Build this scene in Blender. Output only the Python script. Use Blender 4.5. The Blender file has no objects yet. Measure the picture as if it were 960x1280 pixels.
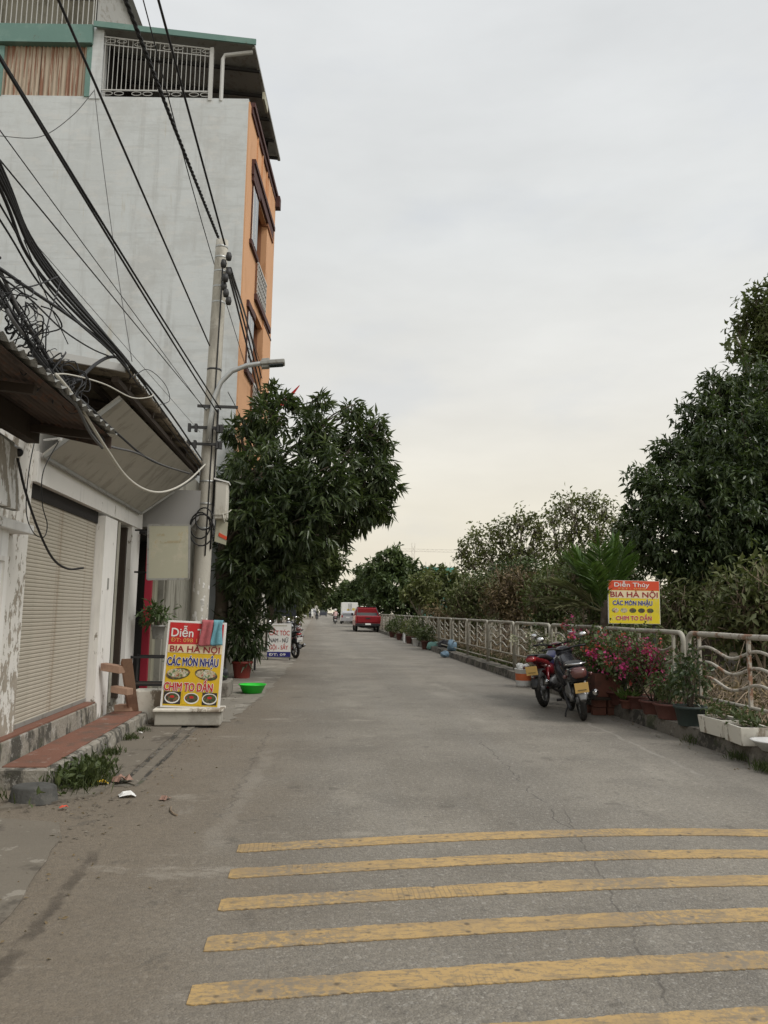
import bpy, math, random
import numpy as np
from mathutils import Vector, Matrix
R = math.radians
rnd = random.Random(7)
rng = np.random.default_rng(7)
S = bpy.context.scene
COL = S.collection

# ------------------------------------------------------------------ camera
F = 961.0; EYE = 1.5
def _basis():
    y = Vector((396-480, -(763-640), -F)).normalized()
    d = (F*F - 84*120)/123.0
    z = Vector((120, d, -F)).normalized()
    x = y.cross(z)
    return Matrix((x, y, z))
CM = _basis()
cam = bpy.data.cameras.new('camera')
cam.sensor_fit = 'VERTICAL'; cam.sensor_height = 24; cam.lens = 24*F/1280
cam.clip_end = 2000; cam.clip_start = 0.05
cam_o = bpy.data.objects.new('camera', cam); COL.objects.link(cam_o)
cam_o.matrix_world = Matrix.Translation((0, 0, EYE)) @ CM.to_4x4()
S.camera = cam_o

# ------------------------------------------------------------------ light
SUN_EL, SUN_AZ = R(52), R(125)          # azimuth clockwise from +Y (the road direction)
S.view_settings.view_transform = 'Standard'
S.view_settings.look = 'None'
S.view_settings.exposure = 0.45
S.view_settings.gamma = 1.0
W = bpy.data.worlds.new('World'); S.world = W; W.use_nodes = True
nt = W.node_tree; nt.nodes.clear()
def wn(t, **k):
    n = nt.nodes.new(t)
    for a, b in k.items(): setattr(n, a, b)
    return n
out = wn('ShaderNodeOutputWorld')
sky = wn('ShaderNodeTexSky', sky_type='NISHITA', sun_disc=False, sun_elevation=SUN_EL, sun_rotation=SUN_AZ, dust_density=5.0, air_density=1.5)
bg1 = wn('ShaderNodeBackground'); bg1.inputs[1].default_value = 0.1
nt.links.new(sky.outputs[0], bg1.inputs[0])
tc = wn('ShaderNodeTexCoord'); sep = wn('ShaderNodeSeparateXYZ'); nt.links.new(tc.outputs['Generated'], sep.inputs[0])
rmp = wn('ShaderNodeValToRGB'); nt.links.new(sep.outputs['Z'], rmp.inputs[0])
er = rmp.color_ramp
def lin(r, g, b):
    f = lambda c: ((c/255+.055)/1.055)**2.4 if c/255 > .04045 else c/255/12.92
    return (f(r), f(g), f(b), 1)
er.elements[0].position = 0.0; er.elements[0].color = lin(229, 220, 199)
er.elements[1].position = 1.0; er.elements[1].color = lin(214, 216, 218)
e = er.elements.new(.14); e.color = lin(225, 219, 205)
e = er.elements.new(.28); e.color = lin(218, 216, 210)
e = er.elements.new(.45); e.color = lin(214, 215, 213)
mp = wn('ShaderNodeMapping'); mp.inputs['Scale'].default_value = (1.2, 1.2, 4.0)
nt.links.new(tc.outputs['Generated'], mp.inputs[0])
nz = wn('ShaderNodeTexNoise'); nz.inputs['Scale'].default_value = 2.2; nz.inputs['Detail'].default_value = 5; nz.inputs['Roughness'].default_value = .55
nt.links.new(mp.outputs[0], nz.inputs['Vector'])
mr = wn('ShaderNodeMapRange'); mr.inputs[1].default_value = .3; mr.inputs[2].default_value = .7; mr.inputs[3].default_value = .91; mr.inputs[4].default_value = 1.06
nt.links.new(nz.outputs[0], mr.inputs[0])
vm = wn('ShaderNodeVectorMath', operation='SCALE'); nt.links.new(rmp.outputs[0], vm.inputs[0]); nt.links.new(mr.outputs[0], vm.inputs['Scale'])
mp2 = wn('ShaderNodeMapping'); mp2.inputs['Scale'].default_value = (1.5, 1.5, 3.2); mp2.inputs['Location'].default_value = (.35, .2, .1)
nt.links.new(tc.outputs['Generated'], mp2.inputs[0])
nz2 = wn('ShaderNodeTexNoise'); nz2.inputs['Scale'].default_value = 2.6; nz2.inputs['Detail'].default_value = 6; nz2.inputs['Roughness'].default_value = .5
nt.links.new(mp2.outputs[0], nz2.inputs['Vector'])
mr2 = wn('ShaderNodeMapRange', interpolation_type='SMOOTHSTEP'); mr2.inputs[1].default_value = .54; mr2.inputs[2].default_value = .72; mr2.inputs[3].default_value = 0; mr2.inputs[4].default_value = .3
nt.links.new(nz2.outputs[0], mr2.inputs[0])
cl = wn('ShaderNodeMix', data_type='RGBA'); nt.links.new(mr2.outputs[0], cl.inputs[0]); nt.links.new(vm.outputs[0], cl.inputs[6]); cl.inputs[7].default_value = (.52, .55, .6, 1)
bg2 = wn('ShaderNodeBackground'); bg2.inputs[1].default_value = 0.9
nt.links.new(cl.outputs[2], bg2.inputs[0])
mxs = wn('ShaderNodeMixShader'); mxs.inputs[0].default_value = .9
nt.links.new(bg1.outputs[0], mxs.inputs[1]); nt.links.new(bg2.outputs[0], mxs.inputs[2]); nt.links.new(mxs.outputs[0], out.inputs[0])

sd = bpy.data.lights.new('sun', 'SUN'); sd.energy = 1.5; sd.angle = R(24); sd.color = (1, .97, .93)
so = bpy.data.objects.new('sun', sd); COL.objects.link(so)
dirv = Vector((math.sin(SUN_AZ)*math.cos(SUN_EL), math.cos(SUN_AZ)*math.cos(SUN_EL), math.sin(SUN_EL)))
so.rotation_euler = dirv.to_track_quat('Z', 'Y').to_euler(); so.location = (0, 0, 60)

# ------------------------------------------------------------------ helpers: measuring real positions on real planes
def ray(px, py): return CM @ Vector((px-480, -(py-640), -F))
E0 = Vector((0, 0, EYE))
def G(px, py, z=0.0):
    r = ray(px, py); return E0 + r*((z-EYE)/r.z)
def AX(px, py, X):
    r = ray(px, py); return E0 + r*(X/r.x)
def AY(px, py, Y):
    r = ray(px, py); return E0 + r*(Y/r.y)

# ------------------------------------------------------------------ helpers: objects
def tag(o, label=None, cat=None, group=None, kind=None):
    if label: o['label'] = label
    if cat: o['category'] = cat
    if group: o['group'] = group
    if kind: o['kind'] = kind
    return o
def thing(name, label, cat, loc=(0, 0, 0), rz=0.0, group=None):
    o = bpy.data.objects.new(name, None); COL.objects.link(o)
    o.empty_display_size = .2
    o.location = loc; o.rotation_euler = (0, 0, rz)
    return tag(o, label, cat, group)
def kids(o): return [c for c in COL.objects if c.parent == o]
def copy_tree(o, parent=None, memo=None):
    if memo is None:
        memo = {}
        for c in COL.objects:
            if c.parent: memo.setdefault(c.parent.name, []).append(c)
    c = o.copy(); COL.objects.link(c)
    if parent: c.parent = parent
    for k in memo.get(o.name, []): copy_tree(k, c, memo)
    return c

class MB:
    def __init__(s): s.v = []; s.f = []; s.m = []; s.cur = 0
    def mat(s, i): s.cur = i; return s
    def add(s, vs, fs):
        n = len(s.v); s.v += [tuple(v) for v in vs]
        for f in fs: s.f.append([i+n for i in f]); s.m.append(s.cur)
        return s
    def box(s, x0, x1, y0, y1, z0, z1, taper=0):
        t = taper
        vs = [(x0, y0, z0), (x1, y0, z0), (x1, y1, z0), (x0, y1, z0), (x0+t, y0+t, z1), (x1-t, y0+t, z1), (x1-t, y1-t, z1), (x0+t, y1-t, z1)]
        return s.add(vs, [(3, 2, 1, 0), (4, 5, 6, 7), (0, 1, 5, 4), (1, 2, 6, 5), (2, 3, 7, 6), (3, 0, 4, 7)])
    def obox(s, c, ax, ay, az):       # oriented box: centre and three half-axis vectors
        c = Vector(c); ax = Vector(ax); ay = Vector(ay); az = Vector(az)
        vs = [c+i*ax+j*ay+k*az for k in (-1, 1) for i, j in ((-1, -1), (1, -1), (1, 1), (-1, 1))]
        return s.add(vs, [(3, 2, 1, 0), (4, 5, 6, 7), (0, 1, 5, 4), (1, 2, 6, 5), (2, 3, 7, 6), (3, 0, 4, 7)])
    def bar(s, a, b, w, h=None):      # square bar from a to b
        a = Vector(a); b = Vector(b); d = b-a; L = d.length; d.normalize()
        u = d.cross(Vector((0, 0, 1)))
        if u.length < 1e-3: u = Vector((1, 0, 0))
        u.normalize(); w2 = u.cross(d).normalized()
        return s.obox((a+b)/2, u*w/2, d*L/2, w2*(h or w)/2)
    def tube(s, pts, r, n=8, cap=True, r1=None):
        pts = [Vector(p) for p in pts]; k = len(pts)
        rs = r if isinstance(r, (list, tuple)) else ([r]*k if r1 is None else [r+(r1-r)*i/(k-1) for i in range(k)])
        base = len(s.v); prev = None
        for i, p in enumerate(pts):
            d = (pts[min(i+1, k-1)]-pts[max(i-1, 0)])
            if d.length < 1e-9: d = Vector((0, 0, 1))
            d.normalize()
            if prev is None:
                u = d.cross(Vector((0, 0, 1)))
                if u.length < 1e-3: u = Vector((1, 0, 0))
            else:
                u = prev - d*prev.dot(d)
                if u.length < 1e-6: u = d.orthogonal()
            u.normalize(); prev = u; w = d.cross(u)
            for j in range(n):
                a = 2*math.pi*j/n
                s.v.append(tuple(p+(u*math.cos(a)+w*math.sin(a))*rs[i]))
        for i in range(k-1):
            for j in range(n):
                a = base+i*n+j; b = base+i*n+(j+1) % n
                s.f.append([a, b, b+n, a+n]); s.m.append(s.cur)
        if cap:
            s.f.append([base+j for j in range(n)][::-1]); s.m.append(s.cur)
            s.f.append([base+(k-1)*n+j for j in range(n)]); s.m.append(s.cur)
        return s
    def loft(s, secs, n=12, cap=True):   # secs: (centre xyz, half width x, half height z, squareness) rings in the xz plane
        base = len(s.v)
        for c, hx, hz, *q in secs:
            p = q[0] if q else 1.0
            for j in range(n):
                a = 2*math.pi*j/n
                ca, sa = math.cos(a), math.sin(a)
                s.v.append((c[0]+hx*math.copysign(abs(ca)**p, ca), c[1], c[2]+hz*math.copysign(abs(sa)**p, sa)))
        for i in range(len(secs)-1):
            for j in range(n):
                a = base+i*n+j; b = base+i*n+(j+1) % n
                s.f.append([a, b, b+n, a+n]); s.m.append(s.cur)
        if cap:
            s.f.append([base+j for j in range(n)][::-1]); s.m.append(s.cur)
            s.f.append([base+(len(secs)-1)*n+j for j in range(n)]); s.m.append(s.cur)
        return s
    def lathe(s, prof, n=16, c=(0, 0, 0), sx=1, sy=1):   # prof: (radius, z)
        base = len(s.v)
        for r, z in prof:
            for j in range(n):
                a = 2*math.pi*j/n
                s.v.append((c[0]+r*math.cos(a)*sx, c[1]+r*math.sin(a)*sy, c[2]+z))
        for i in range(len(prof)-1):
            for j in range(n):
                a = base+i*n+j; b = base+i*n+(j+1) % n
                s.f.append([a, b, b+n, a+n]); s.m.append(s.cur)
        return s
    def torus(s, c, Rr, r, axis='x', n=24, m=8, sx=1.0):
        base = len(s.v)
        for i in range(n):
            a = 2*math.pi*i/n
            for j in range(m):
                b = 2*math.pi*j/m
                q = Rr+r*math.cos(b); t = r*math.sin(b)*sx
                s.v.append((c[0]+t, c[1]+q*math.cos(a), c[2]+q*math.sin(a)) if axis == 'x' else (c[0]+q*math.cos(a), c[1]+q*math.sin(a), c[2]+t))
        for i in range(n):
            for j in range(m):
                s.f.append([base+i*m+j, base+((i+1) % n)*m+j, base+((i+1) % n)*m+(j+1) % m, base+i*m+(j+1) % m]); s.m.append(s.cur)
        return s
    def prism(s, poly, x0, x1, inset=0):   # poly in (y, z) extruded along x
        n = len(poly)
        cy = sum(p[0] for p in poly)/n; cz = sum(p[1] for p in poly)/n
        vs = [(x0, y, z) for y, z in poly]+[(x1, y, z) for y, z in poly]
        return s.add(vs, [tuple(range(n))[::-1], tuple(range(n, 2*n))]+[(i, (i+1) % n, n+(i+1) % n, n+i) for i in range(n)])
    def build(s, name, mats, parent=None, smooth=False, world=False, bevel=0):
        if not isinstance(mats, (list, tuple)): mats = [mats]
        me = bpy.data.meshes.new(name); me.from_pydata(s.v, [], s.f)
        for m in mats: me.materials.append(m)
        if len(mats) > 1: me.polygons.foreach_set('material_index', s.m)
        if smooth: me.polygons.foreach_set('use_smooth', [True]*len(s.f))
        me.update()
        o = bpy.data.objects.new(name, me); COL.objects.link(o)
        if parent is not None:
            o.parent = parent
            if world:
                o.matrix_parent_inverse = (Matrix.Translation(parent.location) @ Matrix.Rotation(parent.rotation_euler.z, 4, 'Z')).inverted()
        if bevel:
            b = o.modifiers.new('bevel', 'BEVEL'); b.width = bevel; b.segments = 2; b.limit_method = 'ANGLE'
        return o

def again(o, loc=(0, 0, 0), rot=None, name=None):   # another part sharing the mesh
    c = o.copy(); COL.objects.link(c); c.location = loc
    if rot: c.rotation_euler = rot
    return c

# ------------------------------------------------------------------ materials
MATS = {}
def _mat(name):
    m = bpy.data.materials.new(name); m.use_nodes = True; t = m.node_tree
    t.nodes.clear()
    o = t.nodes.new('ShaderNodeOutputMaterial'); p = t.nodes.new('ShaderNodeBsdfPrincipled')
    t.links.new(p.outputs[0], o.inputs[0])
    MATS[name] = m
    return m, t, p, o
def nd(t, k, **a):
    n = t.nodes.new(k)
    for x, y in a.items(): setattr(n, x, y)
    return n
def noise(t, vec, scale, detail=4, rough=.6, stretch=None):
    if stretch:
        mpn = nd(t, 'ShaderNodeMapping'); mpn.inputs['Scale'].default_value = stretch; t.links.new(vec, mpn.inputs[0]); vec = mpn.outputs[0]
    n = nd(t, 'ShaderNodeTexNoise'); n.inputs['Scale'].default_value = scale; n.inputs['Detail'].default_value = detail; n.inputs['Roughness'].default_value = rough
    t.links.new(vec, n.inputs['Vector']); return n.outputs[0]
def ramp(t, fac, a, b, lo=0.0, hi=1.0):
    n = nd(t, 'ShaderNodeMapRange'); n.inputs[1].default_value = a; n.inputs[2].default_value = b; n.inputs[3].default_value = lo; n.inputs[4].default_value = hi
    n.interpolation_type = 'SMOOTHSTEP'
    t.links.new(fac, n.inputs[0]); return n.outputs[0]
def mix(t, fac, a, b, blend='MIX'):
    n = nd(t, 'ShaderNodeMix', data_type='RGBA', blend_type=blend)
    for i, v in ((0, fac), (6, a), (7, b)):
        if isinstance(v, (int, float)): n.inputs[i].default_value = v
        elif isinstance(v, (tuple, list)): n.inputs[i].default_value = (*v[:3], 1)
        else: t.links.new(v, n.inputs[i])
    return n.outputs[2]
def mul(t, a, b, op='MULTIPLY'):
    n = nd(t, 'ShaderNodeMath', operation=op)
    for i, v in ((0, a), (1, b)):
        if isinstance(v, (int, float)): n.inputs[i].default_value = v
        else: t.links.new(v, n.inputs[i])
    return n.outputs[0]
def bump(t, p, h, strength=.3, dist=.01):
    b = nd(t, 'ShaderNodeBump'); b.inputs['Strength'].default_value = strength; b.inputs['Distance'].default_value = dist
    t.links.new(h, b.inputs['Height']); t.links.new(b.outputs[0], p.inputs['Normal'])
def mat(name, col, rough=.75, var=.12, scale=2.0, metal=0, stains=(), bmp=0, bscale=40, spec=.4, stretch=None, bdist=.01):
    """stains: list of (colour, noise scale, threshold lo, hi, amount, stretch)"""
    m, t, p, o = _mat(name)
    tcn = nd(t, 'ShaderNodeTexCoord').outputs['Object']
    c = mix(t, noise(t, tcn, scale, 5, .6, stretch), tuple(x*(1-var) for x in col), tuple(x*(1+var) for x in col))
    for st in stains:
        sc, s_, lo, hi, am = st[:5]
        lo = .5+(lo-.5)*.6; hi = lo+max(.05, (hi-st[2])*.5)
        f = ramp(t, noise(t, tcn, s_, 8, .7, st[5] if len(st) > 5 else None), lo, hi, 0, am)
        c = mix(t, f, c, sc)
    t.links.new(c, p.inputs['Base Color'])
    p.inputs['Roughness'].default_value = rough; p.inputs['Metallic'].default_value = metal
    p.inputs['Specular IOR Level'].default_value = spec
    if bmp: bump(t, p, noise(t, tcn, bscale, 5, .6, stretch), bmp, bdist)
    return m
def leafmat(name, col, col2, trans=.25, rough=.45, young=None):
    m, t, p, o = _mat(name)
    g = nd(t, 'ShaderNodeNewGeometry')
    c = mix(t, g.outputs['Random Per Island'], col, col2)
    tcn = nd(t, 'ShaderNodeTexCoord').outputs['Object']
    c = mix(t, ramp(t, noise(t, tcn, .9, 3), .35, .65, 0, .6), c, tuple(x*.72 for x in col))
    if young:
        c = mix(t, ramp(t, noise(t, tcn, 1.7, 2), .58, .72, 0, .8), c, young)
    t.links.new(c, p.inputs['Base Color']); p.inputs['Roughness'].default_value = rough
    p.inputs['Specular IOR Level'].default_value = .35
    tr = nd(t, 'ShaderNodeBsdfTranslucent'); t.links.new(mix(t, .5, c, (.12, .2, .02)), tr.inputs[0])
    ms = nd(t, 'ShaderNodeMixShader'); ms.inputs[0].default_value = trans
    t.links.new(p.outputs[0], ms.inputs[1]); t.links.new(tr.outputs[0], ms.inputs[2]); t.links.new(ms.outputs[0], o.inputs[0])
    return m

GRIME = (.06, .052, .042)
# asphalt: fine aggregate, traffic lanes, dust and soil at the edges, a long crack
def asphalt():
    m, t, p, o = _mat('asphalt')
    pos = nd(t, 'ShaderNodeNewGeometry').outputs['Position']
    sx = nd(t, 'ShaderNodeSeparateXYZ'); t.links.new(pos, sx.inputs[0]); X, Y = sx.outputs[0], sx.outputs[1]
    big = noise(t, pos, .5, 5, .6)
    c = mix(t, ramp(t, big, .36, .64), (.205, .184, .15), (.285, .259, .213))
    tr = nd(t, 'ShaderNodeMath', operation='SINE'); t.links.new(mul(t, mul(t, X, noise(t, pos, .35, 2), 'ADD'), 3.4), tr.inputs[0])
    c = mix(t, ramp(t, tr.outputs[0], -.2, 1.0, 0, .22), c, (.15, .139, .12))
    c = mix(t, ramp(t, noise(t, pos, .9, 6, .7), .53, .6, 0, .4), c, (.16, .145, .12))
    c = mix(t, ramp(t, noise(t, pos, .55, 5, .65, (1, .4, 1)), .56, .66, 0, .65), c, (.36, .33, .275))
    lane = noise(t, pos, 1.1, 4, .6, (1.6, .12, 1))
    c = mix(t, ramp(t, lane, .42, .72, 0, .45), c, (.25, .232, .2))
    # aggregate
    vo = nd(t, 'ShaderNodeTexVoronoi'); vo.inputs['Scale'].default_value = 105; t.links.new(pos, vo.inputs['Vector'])
    sc = nd(t, 'ShaderNodeSeparateColor'); t.links.new(vo.outputs['Color'], sc.inputs[0])
    c = mix(t, ramp(t, sc.outputs[0], .0, 1.0, 0, .28), c, (.07, .066, .06))
    c = mix(t, ramp(t, sc.outputs[1], .84, .98, 0, .42), c, (.4, .38, .34))
    vb = nd(t, 'ShaderNodeTexVoronoi'); vb.inputs['Scale'].default_value = 19; t.links.new(pos, vb.inputs['Vector'])
    sb = nd(t, 'ShaderNodeSeparateColor'); t.links.new(vb.outputs['Color'], sb.inputs[0])
    spot = mul(t, ramp(t, vb.outputs['Distance'], .16, .28, 1, 0), ramp(t, sb.outputs[2], .9, .92))
    c = mix(t, mul(t, spot, .38), c, (.42, .4, .355))
    spot2 = mul(t, ramp(t, vb.outputs['Distance'], .2, .32, 1, 0), ramp(t, sb.outputs[0], .94, .96))
    c = mix(t, mul(t, spot2, .4), c, (.045, .042, .038))
    # soil and dust on the left edge, dust on the right edge
    w = noise(t, pos, 1.3, 6, .65)
    edge = mul(t, X, mul(t, w, 1.6), 'ADD')
    dl = ramp(t, edge, -.7, 1.5, 1, 0)
    soil = mix(t, noise(t, pos, 6, 6, .7), (.13, .104, .074), (.235, .195, .145))
    c = mix(t, mul(t, dl, .82), c, soil)
    dr = ramp(t, edge, 4.1, 5.4)
    c = mix(t, mul(t, dr, .7), c, mix(t, noise(t, pos, 9, 5), (.2, .18, .15), (.3, .275, .235)))
    c = mix(t, ramp(t, noise(t, pos, 1.7, 7, .72, (1, .35, 1)), .6, .72, 0, .5), c, (.34, .315, .27))
    # fine pebbly contrast at arm's length
    c = mix(t, ramp(t, noise(t, pos, 28, 4, .8), .35, .62, .3, 0), c, (.06, .055, .05))
    c = mix(t, ramp(t, noise(t, pos, 2.3, 6, .7), .6, .66, 0, .5), c, (.1, .09, .075))
    c = mix(t, ramp(t, noise(t, pos, 1.1, 7, .75, (.6, 1.3, 1)), .58, .66, 0, .45), c, (.34, .31, .26))
    # cracks
    def crack(a, b, amp, wid, y0, y1, col, am, scale=2.5):
        nonlocal c
        n = nd(t, 'ShaderNodeTexNoise', noise_dimensions='1D'); n.inputs['Scale'].default_value = scale; n.inputs['Detail'].default_value = 6
        t.links.new(Y, n.inputs['W'])
        line = mul(t, mul(t, Y, b), mul(t, mul(t, n.outputs[0], -.5, 'ADD'), amp), 'ADD')
        d = mul(t, mul(t, mul(t, X, -a, 'ADD'), line, 'SUBTRACT'), 0, 'ADD')
        ab = nd(t, 'ShaderNodeMath', operation='ABSOLUTE'); t.links.new(d, ab.inputs[0])
        f = mul(t, ramp(t, ab.outputs[0], wid*.4, wid, 1, 0), mul(t, ramp(t, Y, y0-.2, y0), ramp(t, Y, y1, y1+.4, 1, 0)))
        f = mul(t, f, ramp(t, noise(t, pos, 5, 4), .3, .55))
        c = mix(t, mul(t, f, am), c, col)
    crack(.86, .18, .1, .009, 2.0, 5.9, (.07, .062, .053), .55, 4)
    crack(1.6, .04, .2, .008, 5.5, 9.0, (.04, .035, .032), .6)
    crack(-1.16, -.03, .1, .05, 2.2, 4.9, (.045, .036, .028), .6, 7)
    crack(3.4, .04, .25, .035, 7.4, 11, (.34, .32, .28), .45, 1.2)
    crack(-.95, .06, .3, .09, 5.2, 8.5, (.27, .245, .205), .35, 1.5)
    crack(-.75, .02, .2, .014, 6.0, 10.0, (.05, .045, .04), .4, 6)
    t.links.new(c, p.inputs['Base Color'])
    p.inputs['Roughness'].default_value = .82; p.inputs['Specular IOR Level'].default_value = .35
    h = mul(t, mul(t, vo.outputs['Distance'], -.6), noise(t, pos, 30, 4, .7), 'ADD')
    bump(t, p, h, .55, .012)
    return m
asphalt_m = asphalt()

def striped_paint():
    m, t, p, o = _mat('road_paint')
    pos = nd(t, 'ShaderNodeNewGeometry').outputs['Position']
    c = mix(t, noise(t, pos, 3, 6, .7), (.35, .23, .09), (.51, .345, .145))
    c = mix(t, ramp(t, noise(t, pos, 9, 7, .75, (1, 3, 1)), .48, .6, 0, .7), c, (.2, .155, .095))
    c = mix(t, ramp(t, noise(t, pos, 45, 4, .8), .53, .62, 0, .6), c, (.15, .13, .1))
    c = mix(t, ramp(t, noise(t, pos, 1.4, 5, .7), .48, .62, 0, .55), c, (.25, .185, .11))
    sxp = nd(t, 'ShaderNodeSeparateXYZ'); t.links.new(pos, sxp.inputs[0])
    trk = nd(t, 'ShaderNodeMath', operation='SINE'); t.links.new(mul(t, mul(t, sxp.outputs[0], noise(t, pos, .5, 2), 'ADD'), 3.4), trk.inputs[0])
    c = mix(t, mul(t, ramp(t, trk.outputs[0], 0, 1.0), ramp(t, noise(t, pos, 22, 6, .8), .44, .56, 0, .75)), c, (.19, .165, .13))
    wv = nd(t, 'ShaderNodeTexWave', wave_type='BANDS', bands_direction='X'); wv.inputs['Scale'].default_value = 11; wv.inputs['Distortion'].default_value = 2.2
    t.links.new(pos, wv.inputs['Vector'])
    f = mul(t, ramp(t, wv.outputs['Fac'], .8, .95), ramp(t, noise(t, pos, 1.3, 2), .55, .62))
    c = mix(t, mul(t, f, .5), c, (.17, .125, .07))
    vo = nd(t, 'ShaderNodeTexVoronoi'); vo.inputs['Scale'].default_value = 14; t.links.new(pos, vo.inputs['Vector'])
    sb = nd(t, 'ShaderNodeSeparateColor'); t.links.new(vo.outputs['Color'], sb.inputs[0])
    sp = mul(t, ramp(t, vo.outputs['Distance'], .12, .3, 1, 0), ramp(t, sb.outputs[2], .86, .9))
    c = mix(t, mul(t, sp, .75), c, (.06, .05, .04))
    t.links.new(c, p.inputs['Base Color']); p.inputs['Roughness'].default_value = .7
    bump(t, p, noise(t, pos, 60, 4), .3, .006)
    return m
paint_m = striped_paint()

def peeling(name, paint, under, lo=.52, hi=.56, low_z=1.0, scale=6):
    """paint that has flaked off, more of it low down where splash and damp reach"""
    m, t, p, o = _mat(name)
    tcn = nd(t, 'ShaderNodeTexCoord').outputs['Object']
    sz = nd(t, 'ShaderNodeSeparateXYZ'); t.links.new(tcn, sz.inputs[0])
    n = noise(t, tcn, scale, 8, .7, (1, 1, .55))
    damp = ramp(t, sz.outputs[2], 0, low_z, .13, 0)
    n2 = mul(t, n, damp, 'ADD')
    f = ramp(t, n2, lo, hi)
    base = mix(t, noise(t, tcn, 2, 5), tuple(x*.86 for x in paint), paint)
    base = mix(t, ramp(t, noise(t, tcn, 3, 7, .7, (3, 3, .4)), .5, .75, 0, .5), base, tuple(x*.55 for x in paint))
    un = mix(t, noise(t, tcn, 14, 6, .7), tuple(x*.55 for x in under), tuple(x*1.3 for x in under))
    c = mix(t, f, base, un)
    t.links.new(c, p.inputs['Base Color']); p.inputs['Roughness'].default_value = .85
    bump(t, p, mul(t, f, -1), .5, .004)
    return m
peel_m = peeling('peeling_white_paint', (.76, .74, .69), (.36, .32, .26), .53, .555, 1.2, 11)
white_m = peeling('white_wall_paint', (.8, .785, .745), (.3, .27, .22), .62, .66, .7, 5)
gatewhite_m = peeling('gate_white_paint', (.8, .8, .78), (.32, .29, .24), .6, .64, 1.2, 5)
shutter_m = mat('cream_shutter', (.44, .405, .335), .5, .08, 1.2, 0, [((.32, .29, .235), 1.6, .48, .9, .6, (1, 1, 1.6)), ((.62, .6, .55), 7, .62, .72, .6, (1, .3, 5)), ((.25, .17, .1), 5, .64, .74, .5)])
concrete_m = mat('old_concrete', (.22, .2, .17), .9, .2, 3, 0, [(GRIME, 2.2, .5, .68, .8), ((.4, .38, .33), 5, .6, .7, .6)], .5, 30)
disc_m = mat('dark_concrete', (.075, .075, .07), .9, .25, 5, 0, [((.14, .135, .12), 5, .56, .7, .5)], .5, 30)
kerb_m = mat('kerb_concrete', (.15, .135, .112), .92, .3, 4, 0, [((.035, .033, .028), 2.4, .45, .62, .85), ((.27, .25, .21), 6, .6, .72, .6), ((.05, .06, .025), 1.6, .6, .72, .6)], .7, 26, bdist=.02)
slab_m = mat('pavement_concrete', (.165, .145, .115), .9, .2, 1.5, 0, [((.07, .06, .048), 1.8, .52, .72, .7), ((.33, .305, .26), 3.5, .62, .72, .55)], .5, 45)
dust_m = mat('dusty_pavement', (.22, .2, .165), .92, .18, .7, 0, [((.12, .105, .085), .8, .5, .7, .7, (1, .5, 1)), ((.42, .395, .34), 1.2, .56, .68, .6, (1, 2.5, 1))], .4, 35)
redstep_m = mat('red_step', (.2, .095, .065), .85, .2, 2, 0, [((.12, .085, .065), 2.4, .48, .7, .8), ((.3, .24, .2), 5, .62, .72, .5)], .4, 40)
step_side_m = mat('step_side', (.27, .25, .21), .92, .25, 4, 0, [((.045, .043, .035), 4.5, .47, .64, .85, (1, 1, .4)), ((.4, .385, .35), 9, .6, .7, .6), ((.07, .08, .03), 3, .6, .8, .5)], .7, 24, bdist=.02)
wall_grey_m = mat('grey_render', (.57, .6, .605), .9, .07, .5, 0, [((.4, .41, .4), 1.3, .53, .8, .6, (2.5, 2.5, .16)), ((.5, .525, .525), .35, .5, .56, .4), ((.46, .48, .475), 2.2, .52, .7, .5, (.25, .25, 3)), ((.64, .665, .67), 3, .55, .7, .3, (.6, .6, 2)), ((.45, .455, .44), .55, .48, .72, .5, (1, 1, .8)), ((.62, .62, .6), 1.8, .55, .7, .4, (1, 1, 2.5)), ((.42, .38, .28), .9, .66, .8, .4, (2, 2, .25))], .35, 7)
def rust_runs():
    t = wall_grey_m.node_tree; p = [n for n in t.nodes if n.type == 'BSDF_PRINCIPLED'][0]
    lk = p.inputs['Base Color'].links[0].from_socket
    tcn = nd(t, 'ShaderNodeTexCoord').outputs['Object']; sx = nd(t, 'ShaderNodeSeparateXYZ'); t.links.new(tcn, sx.inputs[0])
    c = lk
    for x0, wd, zb, am in ((-6.9, .2, 12.4, .75), (-7.6, .45, 11.0, .65), (-7.2, .08, 12.9, .6)):
        ab = nd(t, 'ShaderNodeMath', operation='ABSOLUTE'); t.links.new(mul(t, sx.outputs[0], -x0, 'ADD'), ab.inputs[0])
        f = mul(t, ramp(t, ab.outputs[0], wd*.2, wd, 1, 0), ramp(t, sx.outputs[2], zb, 14.2))
        f = mul(t, f, ramp(t, noise(t, tcn, 2.5, 6, .7, (2, 2, .4)), .36, .6))
        c = mix(t, mul(t, f, am), c, (.42, .27, .12))
    t.links.new(c, p.inputs['Base Color'])
rust_runs()
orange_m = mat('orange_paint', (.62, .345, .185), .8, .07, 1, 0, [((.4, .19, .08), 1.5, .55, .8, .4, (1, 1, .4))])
orange_dark_m = mat('brown_orange', (.3, .135, .07), .8, .08, 1)  # darker orange-brown for the loggia walls and balcony soffit
brown_trim_m = mat('brown_trim', (.07, .026, .022), .7, .15, 2)
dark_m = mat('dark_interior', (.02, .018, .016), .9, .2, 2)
darkwood_m = mat('dark_wood', (.045, .033, .024), .85, .3, 6, stretch=(1, 8, 1))
brick_m = mat('brown_wood', (.3, .19, .13), .75, .2, 5, 0, [((.16, .085, .06), 3, .5, .75, .5)], stretch=(8, 8, 1))
plaster_dark_m = mat('dim_plaster', (.3, .29, .245), .88, .12, 1.2, 0, [((.12, .11, .085), 1.5, .5, .72, .6, (1, 1, .5))])
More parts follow.
